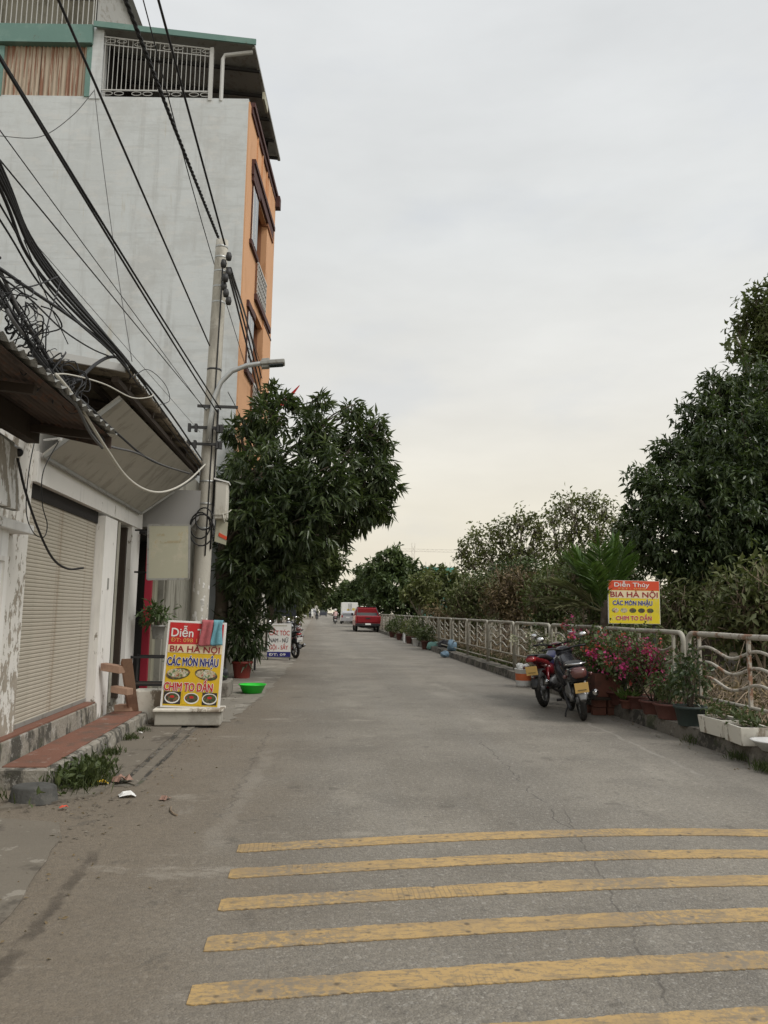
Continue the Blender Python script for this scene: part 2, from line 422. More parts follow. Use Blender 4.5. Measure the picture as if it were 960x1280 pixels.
rust_sheet_m = mat('rusty_sheet', (.085, .06, .047), .85, .35, 3, 0, [((.03, .022, .018), 2, .45, .65, .8, (1, .2, 1)), ((.13, .06, .035), 5, .58, .72, .6)], .2, 30)
rust_wall_m = mat('rust_streaked_sheet', (.4, .33, .25), .7, .1, 2, 0, [((.2, .08, .04), 3, .5, .6, .9, (3.2, 3.2, .1)), ((.09, .045, .03), 5, .66, .74, .8, (4, 4, .12))])
fibro_m = mat('fibro_cement', (.26, .22, .165), .92, .25, 3, 0, [((.05, .042, .034), 1.6, .45, .62, .8), ((.29, .26, .21), 4, .58, .72, .6)], .3, 20)
ghost_m = mat('ghost_print', (.35, .31, .2), .6, .25, 22, 0, [((.38, .37, .28), 14, .45, .6, .9)])
panel_grey_m = mat('grey_board', (.4, .38, .33), .7, .06, 1.5, 0, [((.22, .205, .17), 2.0, .5, .72, .55, (1, 2, 1)), ((.4, .385, .345), 3, .58, .7, .35)])
box_grey_m = mat('grey_painted_metal', (.3, .295, .285), .6, .05, 1.5)
green_trim_m = mat('green_metal', (.13, .235, .205), .55, .1, 1, 0, [((.2, .3, .26), 2, .5, .7, .4), ((.12, .06, .04), 5, .7, .78, .5)])
galv_m = mat('galvanised_steel', (.42, .43, .42), .45, .1, 8, .6)
greymetal_m = mat('weathered_grey_metal', (.3, .3, .28), .55, .12, 5, .3, [((.16, .14, .11), 6, .55, .7, .5)])
rail_white_m = mat('white_railing', (.48, .48, .46), .5, .06, 4)
fence_m = mat('pale_grey_fence_paint', (.36, .34, .285), .65, .15, 6, 0, [((.2, .14, .09), 5, .58, .7, .75), ((.2, .195, .16), 2, .5, .7, .65)])
fence_rust_m = mat('rusted_fence_paint', (.41, .38, .325), .65, .1, 5, 0, [((.24, .11, .055), 3.2, .57, .7, .85), ((.12, .07, .045), 8, .6, .68, .7)], .2, 60)
pole_m = mat('pole_concrete', (.43, .41, .355), .9, .12, 3, 0, [((.22, .205, .175), 2, .5, .7, .6, (1, 1, .3)), ((.5, .48, .43), 6, .62, .72, .4)], .5, 35)
postred_m = mat('dull_red_paint', (.3, .016, .035), .7, .15, 3)
paper_m = mat('torn_paper', (.62, .61, .58), .9, .2, 9, 0, [((.3, .29, .26), 12, .5, .6, .8)])
cable_m = mat('black_cable', (.014, .014, .015), .6, .2, 3)
cable_grey_m = mat('grey_cable', (.09, .09, .09), .6, .2, 3)
cable_white_m = mat('white_cable', (.5, .48, .42), .6, .1, 3)
iron_m = mat('dark_iron', (.05, .05, .05), .6, .2, 6, .4)
metersteel_m = mat('pale_box_paint', (.52, .5, .44), .6, .06, 3, 0, [((.32, .29, .23), 4, .55, .72, .5, (1, 1, .4))])
glass_m = mat('window_glass', (.06, .075, .085), .08, .1, 1, 0, spec=.8)
whiteframe_m = mat('white_frame', (.7, .7, .68), .5, .04, 2)
signred_m = mat('sign_red', (.52, .022, .025), .4, .05, 2, 0, [((.3, .25, .18), 3, .54, .8, .35, (1, 1, .35)), ((.5, .46, .38), 7, .6, .8, .3)])
signorange_m = mat('sign_orange_red', (.62, .07, .025), .4, .05, 2, 0, [((.3, .25, .18), 3, .54, .8, .35, (1, 1, .35)), ((.5, .46, .38), 7, .6, .8, .3)])
signyellow_m = mat('sign_yellow', (.66, .43, .015), .4, .06, 2, 0, [((.3, .25, .18), 3, .54, .8, .35, (1, 1, .35)), ((.5, .46, .38), 7, .6, .8, .3)])
signyellow2_m = mat('sign_lemon', (.68, .55, .02), .4, .06, 2, 0, [((.3, .25, .18), 3, .54, .8, .35, (1, 1, .35)), ((.5, .46, .38), 7, .6, .8, .3)])
signwhite_m = mat('sign_white', (.74, .73, .7), .45, .04, 2, 0, [((.3, .25, .18), 3, .54, .8, .35, (1, 1, .35)), ((.5, .46, .38), 7, .6, .8, .3)])
signnavy_m = mat('sign_navy', (.018, .02, .16), .45, .05, 2)
signblack_m = mat('sign_black', (.03, .03, .04), .45, .05, 2)
signcream_m = mat('sign_cream', (.72, .6, .4), .45, .04, 2)
signtextred_m = mat('sign_text_red', (.5, .025, .02), .45, .05, 2)
signmaroon_m = mat('sign_maroon', (.3, .02, .025), .45, .05, 2)
signorange2_m = mat('sign_orange_text', (.75, .36, .1), .45, .05, 2)
faded_m = mat('faded_board', (.38, .37, .28), .6, .08, 2, 0, [((.5, .46, .36), 2, .5, .7, .6), ((.34, .27, .13), 4, .62, .75, .5)])
foodA_m = mat('dish_photo_pale', (.5, .42, .28), .5, .5, 22, 0, [((.07, .16, .05), 18, .5, .6, .9), ((.6, .58, .5), 15, .55, .62, .9), ((.35, .06, .03), 21, .6, .66, .9)])
foodB_m = mat('dish_photo_dark', (.05, .045, .03), .5, .4, 22, 0, [((.05, .1, .03), 16, .48, .6, .8), ((.4, .06, .03), 13, .6, .68, .9), ((.2, .12, .06), 20, .55, .66, .8)])
foodD_m = mat('photo_backdrop', (.035, .03, .026), .5, .3, 20)
pink_m = mat('pink_cloth', (.4, .11, .12), .95, .2, 9, 0, [((.28, .085, .09), 6, .45, .65, .6)], .5, 60)
teal_m = mat('light_blue_cloth', (.15, .34, .4), .95, .15, 9, 0, [((.1, .25, .3), 6, .45, .65, .6)], .5, 60)
styro_m = mat('dirty_foam', (.68, .65, .57), .8, .08, 4, 0, [((.16, .12, .08), 4, .56, .68, .85, (1, 1, .35)), ((.4, .35, .27), 3, .5, .7, .5)])
terracotta_m = mat('terracotta', (.165, .066, .045), .8, .15, 5, 0, [((.1, .05, .035), 4, .5, .7, .6)])
maroonpot_m = mat('maroon_plastic', (.14, .058, .047), .55, .12, 5, 0, [((.17, .12, .1), 5, .58, .7, .5)])
redpot_m = mat('red_plastic', (.24, .045, .035), .5, .1, 4)
blackpot_m = mat('dark_green_pot', (.035, .05, .045), .6, .15, 4)
soil_m = mat('soil', (.05, .038, .028), .95, .3, 12)
green_plastic_m = mat('bright_green_plastic', (.03, .55, .04), .35, .05, 2)
white_plastic_m = mat('white_plastic', (.72, .72, .7), .4, .05, 3)
bucketlabel_m = mat('bucket_label', (.55, .14, .05), .5, .3, 8)
tealbag_m = mat('teal_plastic_bag', (.14, .3, .26), .5, .2, 6)
bluebag_m = mat('blue_plastic_bag', (.15, .24, .32), .5, .2, 6)
blackbag_m = mat('black_plastic_bag', (.015, .015, .018), .4, .2, 6)
rubber_m = mat('tyre_rubber', (.022, .021, .02), .85, .2, 9, 0, [((.09, .08, .065), 7, .56, .7, .5)])
chrome_m = mat('chrome', (.62, .62, .62), .18, .05, 3, 1.0)
alloy_m = mat('dull_alloy', (.22, .22, .22), .45, .1, 6, .7)
blackplastic_m = mat('black_plastic', (.02, .02, .021), .5, .2, 6, 0, [((.07, .065, .055), 5, .58, .75, .4)])
blackpaint_m = mat('black_gloss_paint', (.016, .016, .02), .22, .2, 4, 0, [((.05, .047, .04), 5, .6, .75, .4)])
redpaint_m = mat('red_gloss_paint', (.13, .009, .013), .25, .15, 3)
bluepaint_m = mat('blue_violet_paint', (.035, .038, .12), .28, .2, 3)
silverpaint_m = mat('silver_paint', (.5, .5, .52), .3, .06, 3, .5)
seat_m = mat('black_vinyl', (.022, .022, .023), .5, .2, 6)
lamp_red_m = mat('red_lens', (.3, .018, .02), .15, .15, 10, spec=.8)
lamp_smoke_m = mat('smoked_lens', (.12, .045, .04), .15, .15, 10, spec=.8)
plate_m = mat('yellow_plate', (.72, .47, .16), .5, .05, 4)
plate_white_m = mat('white_plate', (.75, .75, .73), .5, .05, 4)
pickup_m = mat('pickup_red', (.22, .013, .019), .22, .1, 2)
carwhite_m = mat('truck_white', (.74, .74, .7), .45, .06, 2)
cardark_m = mat('car_dark', (.05, .055, .07), .3, .1, 2)
yellowcargo_m = mat('cargo_mark', (.6, .46, .12), .5, .1, 2)
skin_m = mat('skin', (.42, .24, .17), .6, .05, 5)
shirtpink_m = mat('pale_pink_shirt', (.62, .42, .4), .85, .1, 5)
shirtdark_m = mat('dark_shirt', (.035, .037, .045), .85, .1, 5)
shirtwhite_m = mat('white_shirt', (.62, .62, .64), .85, .1, 5)
trouser_m = mat('dark_trousers', (.025, .025, .03), .85, .1, 5)
helmet_m = mat('white_helmet', (.7, .68, .66), .3, .05, 5)
helmetdark_m = mat('dark_helmet', (.04, .04, .05), .3, .05, 5)
flag_m = mat('red_flag', (.5, .025, .02), .8, .15, 3)
lantern_m = mat('red_lantern', (.6, .07, .03), .6, .1, 4)
earth_m = mat('brown_earth', (.095, .075, .05), .95, .3, 1.2, 0, [((.05, .055, .022), .9, .48, .66, .7), ((.16, .13, .09), 4, .56, .7, .6)], .8, 9, bdist=.04)
bark_m = mat('bark', (.1, .08, .06), .95, .3, 9, 0, [((.19, .17, .14), 5, .55, .7, .6)], .8, 22, bdist=.02)
barkpale_m = mat('pale_bark', (.2, .165, .13), .95, .25, 9, 0, [((.09, .07, .055), 5, .55, .7, .6)], .6, 22)
netgreen_m = mat('green_netting', (.1, .3, .25), .9, .12, .3)
crane_hazed_m = mat('hazed_crane_steel', (.66, .62, .56), .6, .1, 1)  # steel colour lightened so the far crane blends into painted haze
farwall_m = mat('far_pale_wall', (.55, .53, .48), .85, .08, .4)
litteryellow_m = mat('yellow_packet', (.6, .4, .03), .4, .15, 12)
litterwhite_m = mat('white_litter', (.7, .7, .68), .6, .1, 9)
litterpink_m = mat('brown_litter', (.28, .17, .13), .85, .3, 12)
litterred_m = mat('red_scrap', (.6, .08, .04), .6, .1, 9)
brownleaf_m = leafmat('brown_olive_leaf', (.09, .108, .04), (.185, .19, .085), .2, .6, (.12, .15, .05))
twig_m = mat('dry_twig', (.24, .185, .13), .95, .35, 3)
deadleaf_m = leafmat('dead_leaf', (.14, .1, .055), (.27, .2, .11), .15, .7)
mango_m = leafmat('mango_leaf', (.042, .062, .032), (.11, .14, .06), .22, .3, (.1, .13, .035))
dark_leaf_m = leafmat('dark_green_leaf', (.038, .062, .027), (.098, .13, .055), .2, .33, (.085, .12, .035))
tall_leaf_m = leafmat('olive_leaf', (.09, .11, .042), (.17, .19, .08), .25, .5)
thin_leaf_m = leafmat('yellowish_leaf', (.115, .128, .045), (.215, .225, .09), .25, .5)
forest_leaf_m = leafmat('forest_leaf', (.058, .09, .036), (.13, .17, .065), .16, .5, (.1, .13, .04))
shrub_leaf_m = leafmat('shrub_leaf', (.06, .085, .03), (.13, .155, .06), .2, .5)
pot_leaf_m = leafmat('pot_leaf', (.05, .09, .03), (.115, .165, .055), .22, .45)
bright_leaf_m = leafmat('fresh_leaf', (.09, .16, .035), (.17, .24, .06), .3, .45)
palm_leaf_m = leafmat('palm_leaf', (.07, .14, .03), (.13, .22, .05), .25, .4)
palm_dry_m = leafmat('faded_palm_leaf', (.17, .17, .09), (.27, .26, .14), .25, .5)
grass_m = leafmat('grass_blade', (.04, .06, .02), (.1, .115, .04), .25, .6)
bougain_m = leafmat('magenta_bract', (.6, .03, .22), (.8, .14, .36), .3, .5)
bougain_red_m = leafmat('red_bract', (.58, .06, .06), (.74, .18, .16), .3, .5)
bougain_pale_m = leafmat('pale_pink_bract', (.66, .3, .33), (.72, .5, .46), .3, .5)
whiteflower_m = leafmat('cream_flower', (.62, .6, .42), (.72, .7, .56), .3, .5)

# ------------------------------------------------------------------ foliage
def foliage(name, m, parent, P, D, L, Wd, N=None, kind='stuff', fold=.18, world=True):
    """many leaf-sized faces: P base points, D directions, L lengths, Wd widths"""
    P = np.asarray(P, float); D = np.asarray(D, float); n = len(P)
    D = D/np.maximum(np.linalg.norm(D, axis=1, keepdims=True), 1e-6)
    up = rng.normal(size=(n, 3))*.5+np.array([0, 0, 1.0]) if N is None else N
    Sd = np.cross(D, up); Sd /= np.maximum(np.linalg.norm(Sd, axis=1, keepdims=True), 1e-6)
    U = np.cross(Sd, D)
    L = np.broadcast_to(L, (n,))[:, None]; Wd = np.broadcast_to(Wd, (n,))[:, None]
    v = np.empty((n, 4, 3))
    v[:, 0] = P; v[:, 2] = P+D*L-U*L*.1
    v[:, 1] = P+D*L*.45+Sd*Wd*.5+U*Wd*fold; v[:, 3] = P+D*L*.45-Sd*Wd*.5+U*Wd*fold
    me = bpy.data.meshes.new(name)
    me.vertices.add(n*4); me.vertices.foreach_set('co', v.reshape(-1))
    tri = np.array([[0, 1, 2], [0, 2, 3]])
    idx = (np.arange(n)[:, None, None]*4+tri[None]).reshape(-1)
    me.loops.add(len(idx)); me.loops.foreach_set('vertex_index', idx.astype(np.int32))
    me.polygons.add(n*2); me.polygons.foreach_set('loop_start', (np.arange(n*2)*3).astype(np.int32))
    me.polygons.foreach_set('loop_total', np.full(n*2, 3, np.int32))
    me.update(calc_edges=True); me.validate()
    me.materials.append(m)
    o = bpy.data.objects.new(name, me); COL.objects.link(o)
    if parent is not None:
        o.parent = parent
        if world: o.matrix_parent_inverse = (Matrix.Translation(parent.location) @ Matrix.Rotation(parent.rotation_euler.z, 4, 'Z')).inverted()
    if kind: o['kind'] = kind
    return o
def unit(n):
    d = rng.normal(size=(n, 3)); return d/np.linalg.norm(d, axis=1, keepdims=True)
def crown_points(blobs, per_m2, shell=.55, flat=1.0, ragged=.19):
    """rosette centres and outward directions, spread through blobs (centre, radius)"""
    Ps, Ds = [], []
    for c, r in blobs:
        n = max(6, int(per_m2*4*math.pi*r*r))
        d = unit(n); rad = r*(shell+(1-shell)*rng.random(n)**.6)*(1+ragged*rng.normal(size=n))
        p = np.array(c)+d*rad[:, None]*np.array([1, 1, flat])
        Ps.append(p); Ds.append(d)
    return np.concatenate(Ps), np.concatenate(Ds)
def rosettes(P, D, k, spread, leaf, width, droop=.4, jitter=.05):
    n = len(P)
    Pp = np.repeat(P, k, 0)+rng.normal(size=(n*k, 3))*jitter
    d = np.repeat(D, k, 0)*(1-spread)+unit(n*k)*spread
    d[:, 2] -= droop*rng.random(n*k)
    L = leaf*(.65+.6*rng.random(n*k)); Wd = width*(.7+.5*rng.random(n*k))
    return Pp, d, L, Wd
def limb(mb, a, b, r0, r1, bend=.15, n=6, k=5):
    a = Vector(a); b = Vector(b); d = (b-a).length
    off = Vector((rnd.uniform(-1, 1), rnd.uniform(-1, 1), rnd.uniform(-.2, .8)))*bend*d
    pts = [a.lerp(b, t)+off*(4*t*(1-t))*.5+Vector((rnd.uniform(-1, 1), rnd.uniform(-1, 1), rnd.uniform(-1, 1)))*d*.015*(0 < t < 1) for t in [i/k for i in range(k+1)]]
    mb.tube(pts, r0, n, True, r1); return pts
def tree(name, label, group, base, trunk_h, trunk_r, blobs, leafm, barkm, per_m2, k, leaf, width, spread=.75, droop=.4, shell=.5, lean=(0, 0), twigs=0, twig_r=.012, flat=1.0, jit=.08, limb_r=.45):
    base = Vector(base)
    t = thing(name, label, 'tree', base, 0, group)
    top = base+Vector((lean[0], lean[1], trunk_h))
    tb = MB()
    limb(tb, base-Vector((0, 0, .15)), top, trunk_r*1.25, trunk_r*.75, .05, 10, 6)
    tb.build('trunk', barkm, t, True, True)
    br = MB()
    for c, r in blobs:
        c = Vector(c)
        p = limb(br, top-Vector((0, 0, rnd.uniform(0, .3)*trunk_h)), c, trunk_r*limb_r, trunk_r*.12, .25, 6, 6)
        for _ in range(4):
            q = c+Vector(unit(1)[0])*r*.75
            limb(br, p[rnd.randint(3, 5)], q, trunk_r*.16, twig_r, .2, 5, 4)
    P, D = crown_points(blobs, per_m2, shell, flat)
    if twigs:
        for i in rng.choice(len(P), min(twigs, len(P)), replace=False):
            q = Vector(P[i]); cc = min((Vector(c) for c, r in blobs), key=lambda c: (c-q).length)
            limb(br, cc+Vector(rng.normal(size=3))*.2+Vector((0, 0, -.3)), q, twig_r*1.4, twig_r*.6, .2, 3, 3)
    br.build('limbs', barkm, t, True, True)
    foliage('crown', leafm, t, *rosettes(P, D, k, spread, leaf, width, droop, jit))
    return t
def BL(Y, *pts):   # crown blobs: outline points measured on the vertical plane at distance Y, radius in the same pixels
    o = []
    for px, py, pr, dy in pts:
        c = AY(px, py, Y+dy); o.append((tuple(c), pr*(c-E0).length/F))
    return o

# ------------------------------------------------------------------ lettering
_fc = {}
def text(body, size, m, parent, x, z, y, name='lettering', bold=.0, width=None, shear=0, align='LEFT'):
    """flat lettering standing in the local xz plane, facing local -y, at local (x, y, z)"""
    cu = bpy.data.curves.new(name, 'FONT'); cu.body = body; cu.size = size; cu.shear = shear
    cu.resolution_u = 3
    to = bpy.data.objects.new(name, cu); COL.objects.link(to)
    bpy.context.view_layer.update()
    dg = bpy.context.evaluated_depsgraph_get()
    me = bpy.data.meshes.new_from_object(to.evaluated_get(dg)); COL.objects.unlink(to); bpy.data.objects.remove(to)
    n = len(me.vertices); co = np.empty(n*3); me.vertices.foreach_get('co', co); co = co.reshape(n, 3)
    if n:
        x0 = co[:, 0].min(); w = co[:, 0].max()-x0
        sx = (width/w) if width else 1.0
        nx = (co[:, 0]-x0)*sx
        if align == 'CENTER': nx = nx-(w*sx)/2
        new = np.stack([x+nx, np.full(n, y), z+co[:, 1]], 1)
        fs = [list(p.vertices) for p in me.polygons]; t_ = bold*size
        ring = [(0, 0)]+([(math.cos(q*math.pi/4)*t_, math.sin(q*math.pi/4)*t_) for q in range(8)] if bold else [])
        V = [new+np.array([dx, -.00012*q, dz]) for q, (dx, dz) in enumerate(ring)]
        bpy.data.meshes.remove(me); me = bpy.data.meshes.new(name)
        me.from_pydata(np.concatenate(V).tolist(), [], [[i+q*n for i in f] for q in range(len(ring)) for f in fs])
    me.materials.clear(); me.materials.append(m); me.update()
    o = bpy.data.objects.new(name, me); COL.objects.link(o); o.parent = parent
    return o

# ================================================================== SETTING
def sheet(name, poly, z, m, kind='structure', thick=0, jag=0, parent=None):
    pts = []
    for i, (x, y) in enumerate(poly):
        x2, y2 = poly[(i+1) % len(poly)]
        L = math.hypot(x2-x, y2-y); k = max(1, int(L/.18)) if jag and L < 80 else 1
        for j in range(k):
            f = j/k; pts.append((x+(x2-x)*f+rnd.uniform(-jag, jag), y+(y2-y)*f+rnd.uniform(-jag, jag)))
    mb = MB(); n = len(pts)
    mb.add([(x, y, z) for x, y in pts], [tuple(range(n))])
    if thick:
        mb.add([(x, y, z) for x, y in pts]+[(x, y, z-thick) for x, y in pts], [((i+1) % n, i, n+i, n+(i+1) % n) for i in range(n)])
    o = mb.build(name, m, parent)
    if kind and parent is None: o['kind'] = kind
    return o
sheet('ground', [(-400, -40), (600, -40), (600, 900), (-400, 900)], -1.2, earth_m)
sheet('road', [(-14, -8), (4.62, -8), (4.62, 420), (-14, 420)], 0, asphalt_m)
# bank on the water side of the railing: uneven brown earth
mb = MB(); nx, ny = 26, 60
xs = [4.6+(i/(nx-1))**1.6*60 for i in range(nx)]; ys = [-8+(j/(ny-1))**1.7*330 for j in range(ny)]
vs = []
for j, y in enumerate(ys):
    for i, x in enumerate(xs):
        h = .02-.55*min(1, max(0, (x-5.2)/2.0))+.85*min(1, max(0, (x-7)/4))+rnd.uniform(-.08, .08)*(x > 5)
        vs.append((x, y, h))
mb.add(vs, [(j*nx+i, j*nx+i+1, (j+1)*nx+i+1, (j+1)*nx+i) for j in range(ny-1) for i in range(nx-1)])
tag(mb.build('bank', earth_m, None, True), kind='structure')

# yellow rumble stripes laid across the road, gently bowed
_f = np.polyfit([0, 1.06, 2.35, 2.9, 3.6, 4.3], [0, .15, .28, .29, .23, .13], 3); _n = np.polyfit([0, .84, 1.57, 2.47, 3.6, 4.3], [0, .085, .14, .19, .21, .19], 3)
def stripe_y(i, d): return float(np.polyval(_f, d)*(1-i/4)+np.polyval(_n, d)*(i/4)) if i < 5 else float(np.polyval(_n, d))
for i, y0 in enumerate((5.14, 4.67, 4.2, 3.735, 3.27, 2.80, 2.33)):
    mb = MB(); n = 260; up, lo = [], []
    w = .166
    for k in range(n+1):
        x = -.455+rnd.uniform(-.003, .003)+k/n*(4.28)
        yy = y0+stripe_y(i, x+.455)
        e = (.012, .004, .0)[k] if k < 3 else 0
        up.append((x, yy+w/2-e+rnd.uniform(-.004, .004)+.006*math.sin(k*.31+i)*math.sin(k*.113), .0055)); lo.append((x, yy-w/2+e+rnd.uniform(-.004, .004), .0055))
    vs = up+lo+[(a, b, 0.001) for a, b, c in up]+[(a, b, .001) for a, b, c in lo]; m_ = n+1
    fs = []
    for k in range(n):
        fs += [(k+m_, k+1+m_, k+1, k), (k, k+1, 2*m_+k+1, 2*m_+k), (3*m_+k, 3*m_+k+1, m_+k+1, m_+k)]
    fs += [(0, 2*m_, 3*m_, m_), (m_-1, 2*m_-1, 4*m_-1, 3*m_-1)]
    mb.add(vs, fs)
    lab = ['farthest yellow rumble stripe painted across the asphalt', 'second farthest yellow rumble stripe across the asphalt', 'third yellow rumble stripe from the far side of the set', 'fourth yellow rumble stripe from the far side, with a dark crack crossing it', 'widest fully visible yellow rumble stripe, fifth from the far side', 'yellow rumble stripe cut off by the bottom edge of the photo', 'nearest yellow rumble stripe, under the viewer'][i]
    if i < 6: tag(mb.build('rumble_stripe', paint_m), lab, 'road stripe', 'yellow rumble stripes across the road')

# left verge: broken slab, gutter, side-lane apron, dusty strip
sheet('pavement', [(-2.3, 6.1), (-1.95, 6.3), (-1.72, 6.55), (-1.64, 7.2), (-1.66, 10.2), (-2.3, 10.4)], .02, slab_m, thick=.03, jag=.012)
sheet('gutter_bed', [(-1.66, 6.9), (-1.46, 6.9), (-1.46, 10.4), (-1.66, 10.4)], .004, kerb_m, jag=.01)
sheet('gutter', [(-1.585, 7.0), (-1.49, 6.9), (-1.5, 10.3), (-1.59, 10.3)], .014, slab_m, thick=.02, jag=.006)
sheet('apron', [(-9, 3.0), (-1.52, 3.0), (-1.45, 4.1), (-1.55, 4.9), (-1.62, 5.4), (-1.75, 5.75), (-2.5, 5.95), (-9, 6.1)], .009, slab_m, thick=.012, jag=.014)
sheet('dusty_pavement', [(-3.4, 10.6), (-1.15, 10.7), (-.95, 13), (-.75, 18), (-.6, 24), (-.7, 34), (-.8, 60), (-.8, 120), (-4, 120)], .005, dust_m, jag=.07)
sheet('red_paving', [(-2.3, 11.2), (-1.5, 11.25), (-1.62, 14.3), (-2.4, 14.3)], .011, redstep_m, jag=.015)
# kerb on the right: cast blocks
kerb = MB().box(4.62, 4.66, -6, -5.9, 0, .01).build('kerb', kerb_m); tag(kerb, kind='structure')
y = -4.0; first = None; i = 0
while y < 75:
    L = 2.9
    mb = MB(); k = 10
    top = []
    for s_, x in ((0, 4.5), (1, 4.53), (2, 4.86), (3, 4.86)):
        for j in range(k+1):
            f = rnd.uniform(-.012, .012)
            z = (-.05, .17, .18, -.3)[s_]
            top.append((x+f, y+.008+(L-.016)*j/k, z+(f if s_ in (1, 2) else 0)+rnd.uniform(-.008, .008)))
    mb.add(top, [(s_*(k+1)+j, s_*(k+1)+j+1, (s_+1)*(k+1)+j+1, (s_+1)*(k+1)+j) for s_ in range(3) for j in range(k)]+[(0, k+1, 2*k+2, 3*k+3)[::-1], (k, 2*k+1, 3*k+2, 4*k+3)])
    mb.build('kerb_block', kerb_m, kerb); y += L; i += 1
mb = MB().box(4.5, 4.86, 75, 300, -.05, .17); o = mb.build('kerb_block', kerb_m, kerb)

# ================================================================== LEFT SIDE
# ---- white roller-shutter shop
shop = thing('shuttered_shop', 'white painted shop with closed cream roller shutter and red step', 'shop', (-2.7, 9.4, 0))
FX = -2.7
def P_(mb, name, m, parent=shop, **k): return mb.build(name, m, parent, world=True, **k)
w = MB()
w.box(-6, FX+.01, 6.43, 7.375, 0, 2.12); w.box(-6, FX+.01, 6.98, 7.375, 2.12, 3.62)                      # peeling pier
col_ = P_(w, 'pillar', peel_m); col_['label'] = 'badly peeled white pillar'
w = MB(); w.box(FX-.22, FX+.07, 9.705, 10.28, .1, 2.62); P_(w, 'pillar', white_m)
w = MB(); w.box(FX-.22, FX+.03, 11.25, 11.75, .0, 2.66); P_(w, 'pillar', white_m)
w = MB(); w.box(FX-.22, FX+.045, 7.38, 11.80, 2.66, 2.95); w.box(FX-.2, FX, 7.38, 11.78, 2.95, 3.65); P_(w, 'lintel', white_m)
w = MB(); w.box(FX-.2, FX-.02, 7.38, 9.70, 2.52, 2.662); P_(w, 'shutter_housing', dark_m)
# roller shutter: interlocking slats, each one real
sh = MB().box(FX-.1, FX-.065, 7.38, 9.70, .36, 2.6); sh = P_(sh, 'shutter', dark_m)
k = 58; hgt = 2.2/k
slat = MB()
sec = [(-.108, 0), (-.1025, hgt*.1), (-.10, hgt*.3), (-.10, hgt*.75), (-.1025, hgt*.93), (-.108, hgt*.99)]
slat.add([(x, 7.385, z) for x, z in sec]+[(x, 9.695, z) for x, z in sec], [(i, i+1, i+7, i+6) for i in range(5)])
for j in range(k):
    s_ = slat.build('slat', shutter_m, sh) if j == 0 else again(s_)
    s_.location = (0, 0, 0)
    s_.location = (FX+.065, 0, .39+j*hgt)
w = MB().box(FX-.07, FX-.025, 7.39, 9.69, .375, .415); b_ = P_(w, 'bottom_bar', greymetal_m)
# door bay beside the shutter
w = MB(); w.box(FX-1.2, FX-1.15, 10.28, 11.25, .25, 2.66); P_(w, 'door_recess', dark_m)
w = MB(); w.obox((FX-.28, 10.72, 1.45), (.32, -.22, 0), (.012, .017, 0), (0, 0, 1.18)); P_(w, 'door', plaster_dark_m)
w = MB(); w.box(FX-.2, FX-.02, 10.285, 10.36, .25, 2.63); w.box(FX-.2, FX-.03, 11.17, 11.245, .25, 2.63); P_(w, 'door_frame', darkwood_m)
w = MB(); w.box(FX-.07, FX+.078, 9.95, 10.0, 1.72, 1.86); P_(w, 'meter_plate', greymetal_m)
# sill kerb under the shutter and the red-topped step
w = MB(); w.add([(-2.58, 6.72, 0), (-2.58, 9.72, 0), (-2.6, 9.72, .355), (-2.6, 6.72, .355), (-2.9, 6.72, 0), (-2.9, 9.72, 0), (-2.9, 9.72, .355), (-2.9, 6.72, .355)], [(0, 1, 2, 3), (3, 2, 6, 7), (0, 3, 7, 4), (1, 5, 6, 2)])
P_(w, 'sill', step_side_m, bevel=.012)
w = MB(); w.box(-2.885, -2.615, 6.74, 9.70, .3555, .372); P_(w, 'sill_top', redstep_m)
w = MB(); k = 26; prof = [(-2.14, 0), (-2.145, .08), (-2.155, .145), (-2.185, .158), (-2.62, .16), (-2.62, 0)]
vs = [(x+rnd.uniform(-.008, .008), 6.76+(10.45-6.76)*j/k, z+rnd.uniform(-.005, .005)) for j in range(k+1) for x, z in prof]
n = len(prof)
w.add(vs, [(j*n+i, (j+1)*n+i, (j+1)*n+i+1, j*n+i+1) for j in range(k) for i in range(n-1)]+[tuple(range(n)), tuple(k*n+i for i in range(n))[::-1]])
P_(w, 'step', step_side_m)
w = MB(); w.box(-2.575, -2.215, 6.86, 10.42, .158, .172); P_(w, 'step_top', redstep_m, bevel=.004)
# corrugated fibre-cement canopy over the shop
RO = [(-1.84, 3.74), (-3.1, 3.93), (-5.0, 4.25)]
w = MB(); k = 66; vs = []
for j in range(k*4+1):
    yy = 7.15+(12.35-7.15)*j/(k*4); h = .022*math.sin(j*math.pi/2)
    for x, z in RO: vs.append((x+rnd.uniform(-.01, .012)*(x > -2), yy, z+h))
    for x, z in RO: vs.append((x, yy, z+h-.012))
w.add(vs, [(j*6+i, j*6+i+1, (j+1)*6+i+1, (j+1)*6+i) for j in range(k*4) for i in (0, 1)]+[(j*6+i+1, j*6+i, (j+1)*6+i, (j+1)*6+i+1) for j in range(k*4) for i in (3, 4)]+[(j*6, (j+1)*6, (j+1)*6+3, j*6+3) for j in range(k*4)])
P_(w, 'roof', fibro_m, smooth=True)
w = MB(); w.obox(((-1.84-3.1)/2, 7.13, (3.74+3.93)/2-.03), (.63, 0, -.095), (0, .018, 0), (0, 0, .035)); w.obox(((-5-3.1)/2, 7.13, (4.25+3.93)/2-.03), (.95, 0, -.16), (0, .018, 0), (0, 0, .035)); P_(w, 'gable_trim', rail_white_m)
for yy in (7.6, 8.7, 9.8, 10.9, 12.0):
    w = MB(); w.bar((-1.9, yy, 3.665), (-3.0, yy, 3.835), .05, .07); P_(w, 'rafter', darkwood_m)
for x, z in ((-1.95, 3.63), (-2.25, 3.675)):
    w = MB(); w.box(x-.03, x+.03, 7.2, 12.3, z-.03, z+.02); P_(w, 'purlin', darkwood_m)
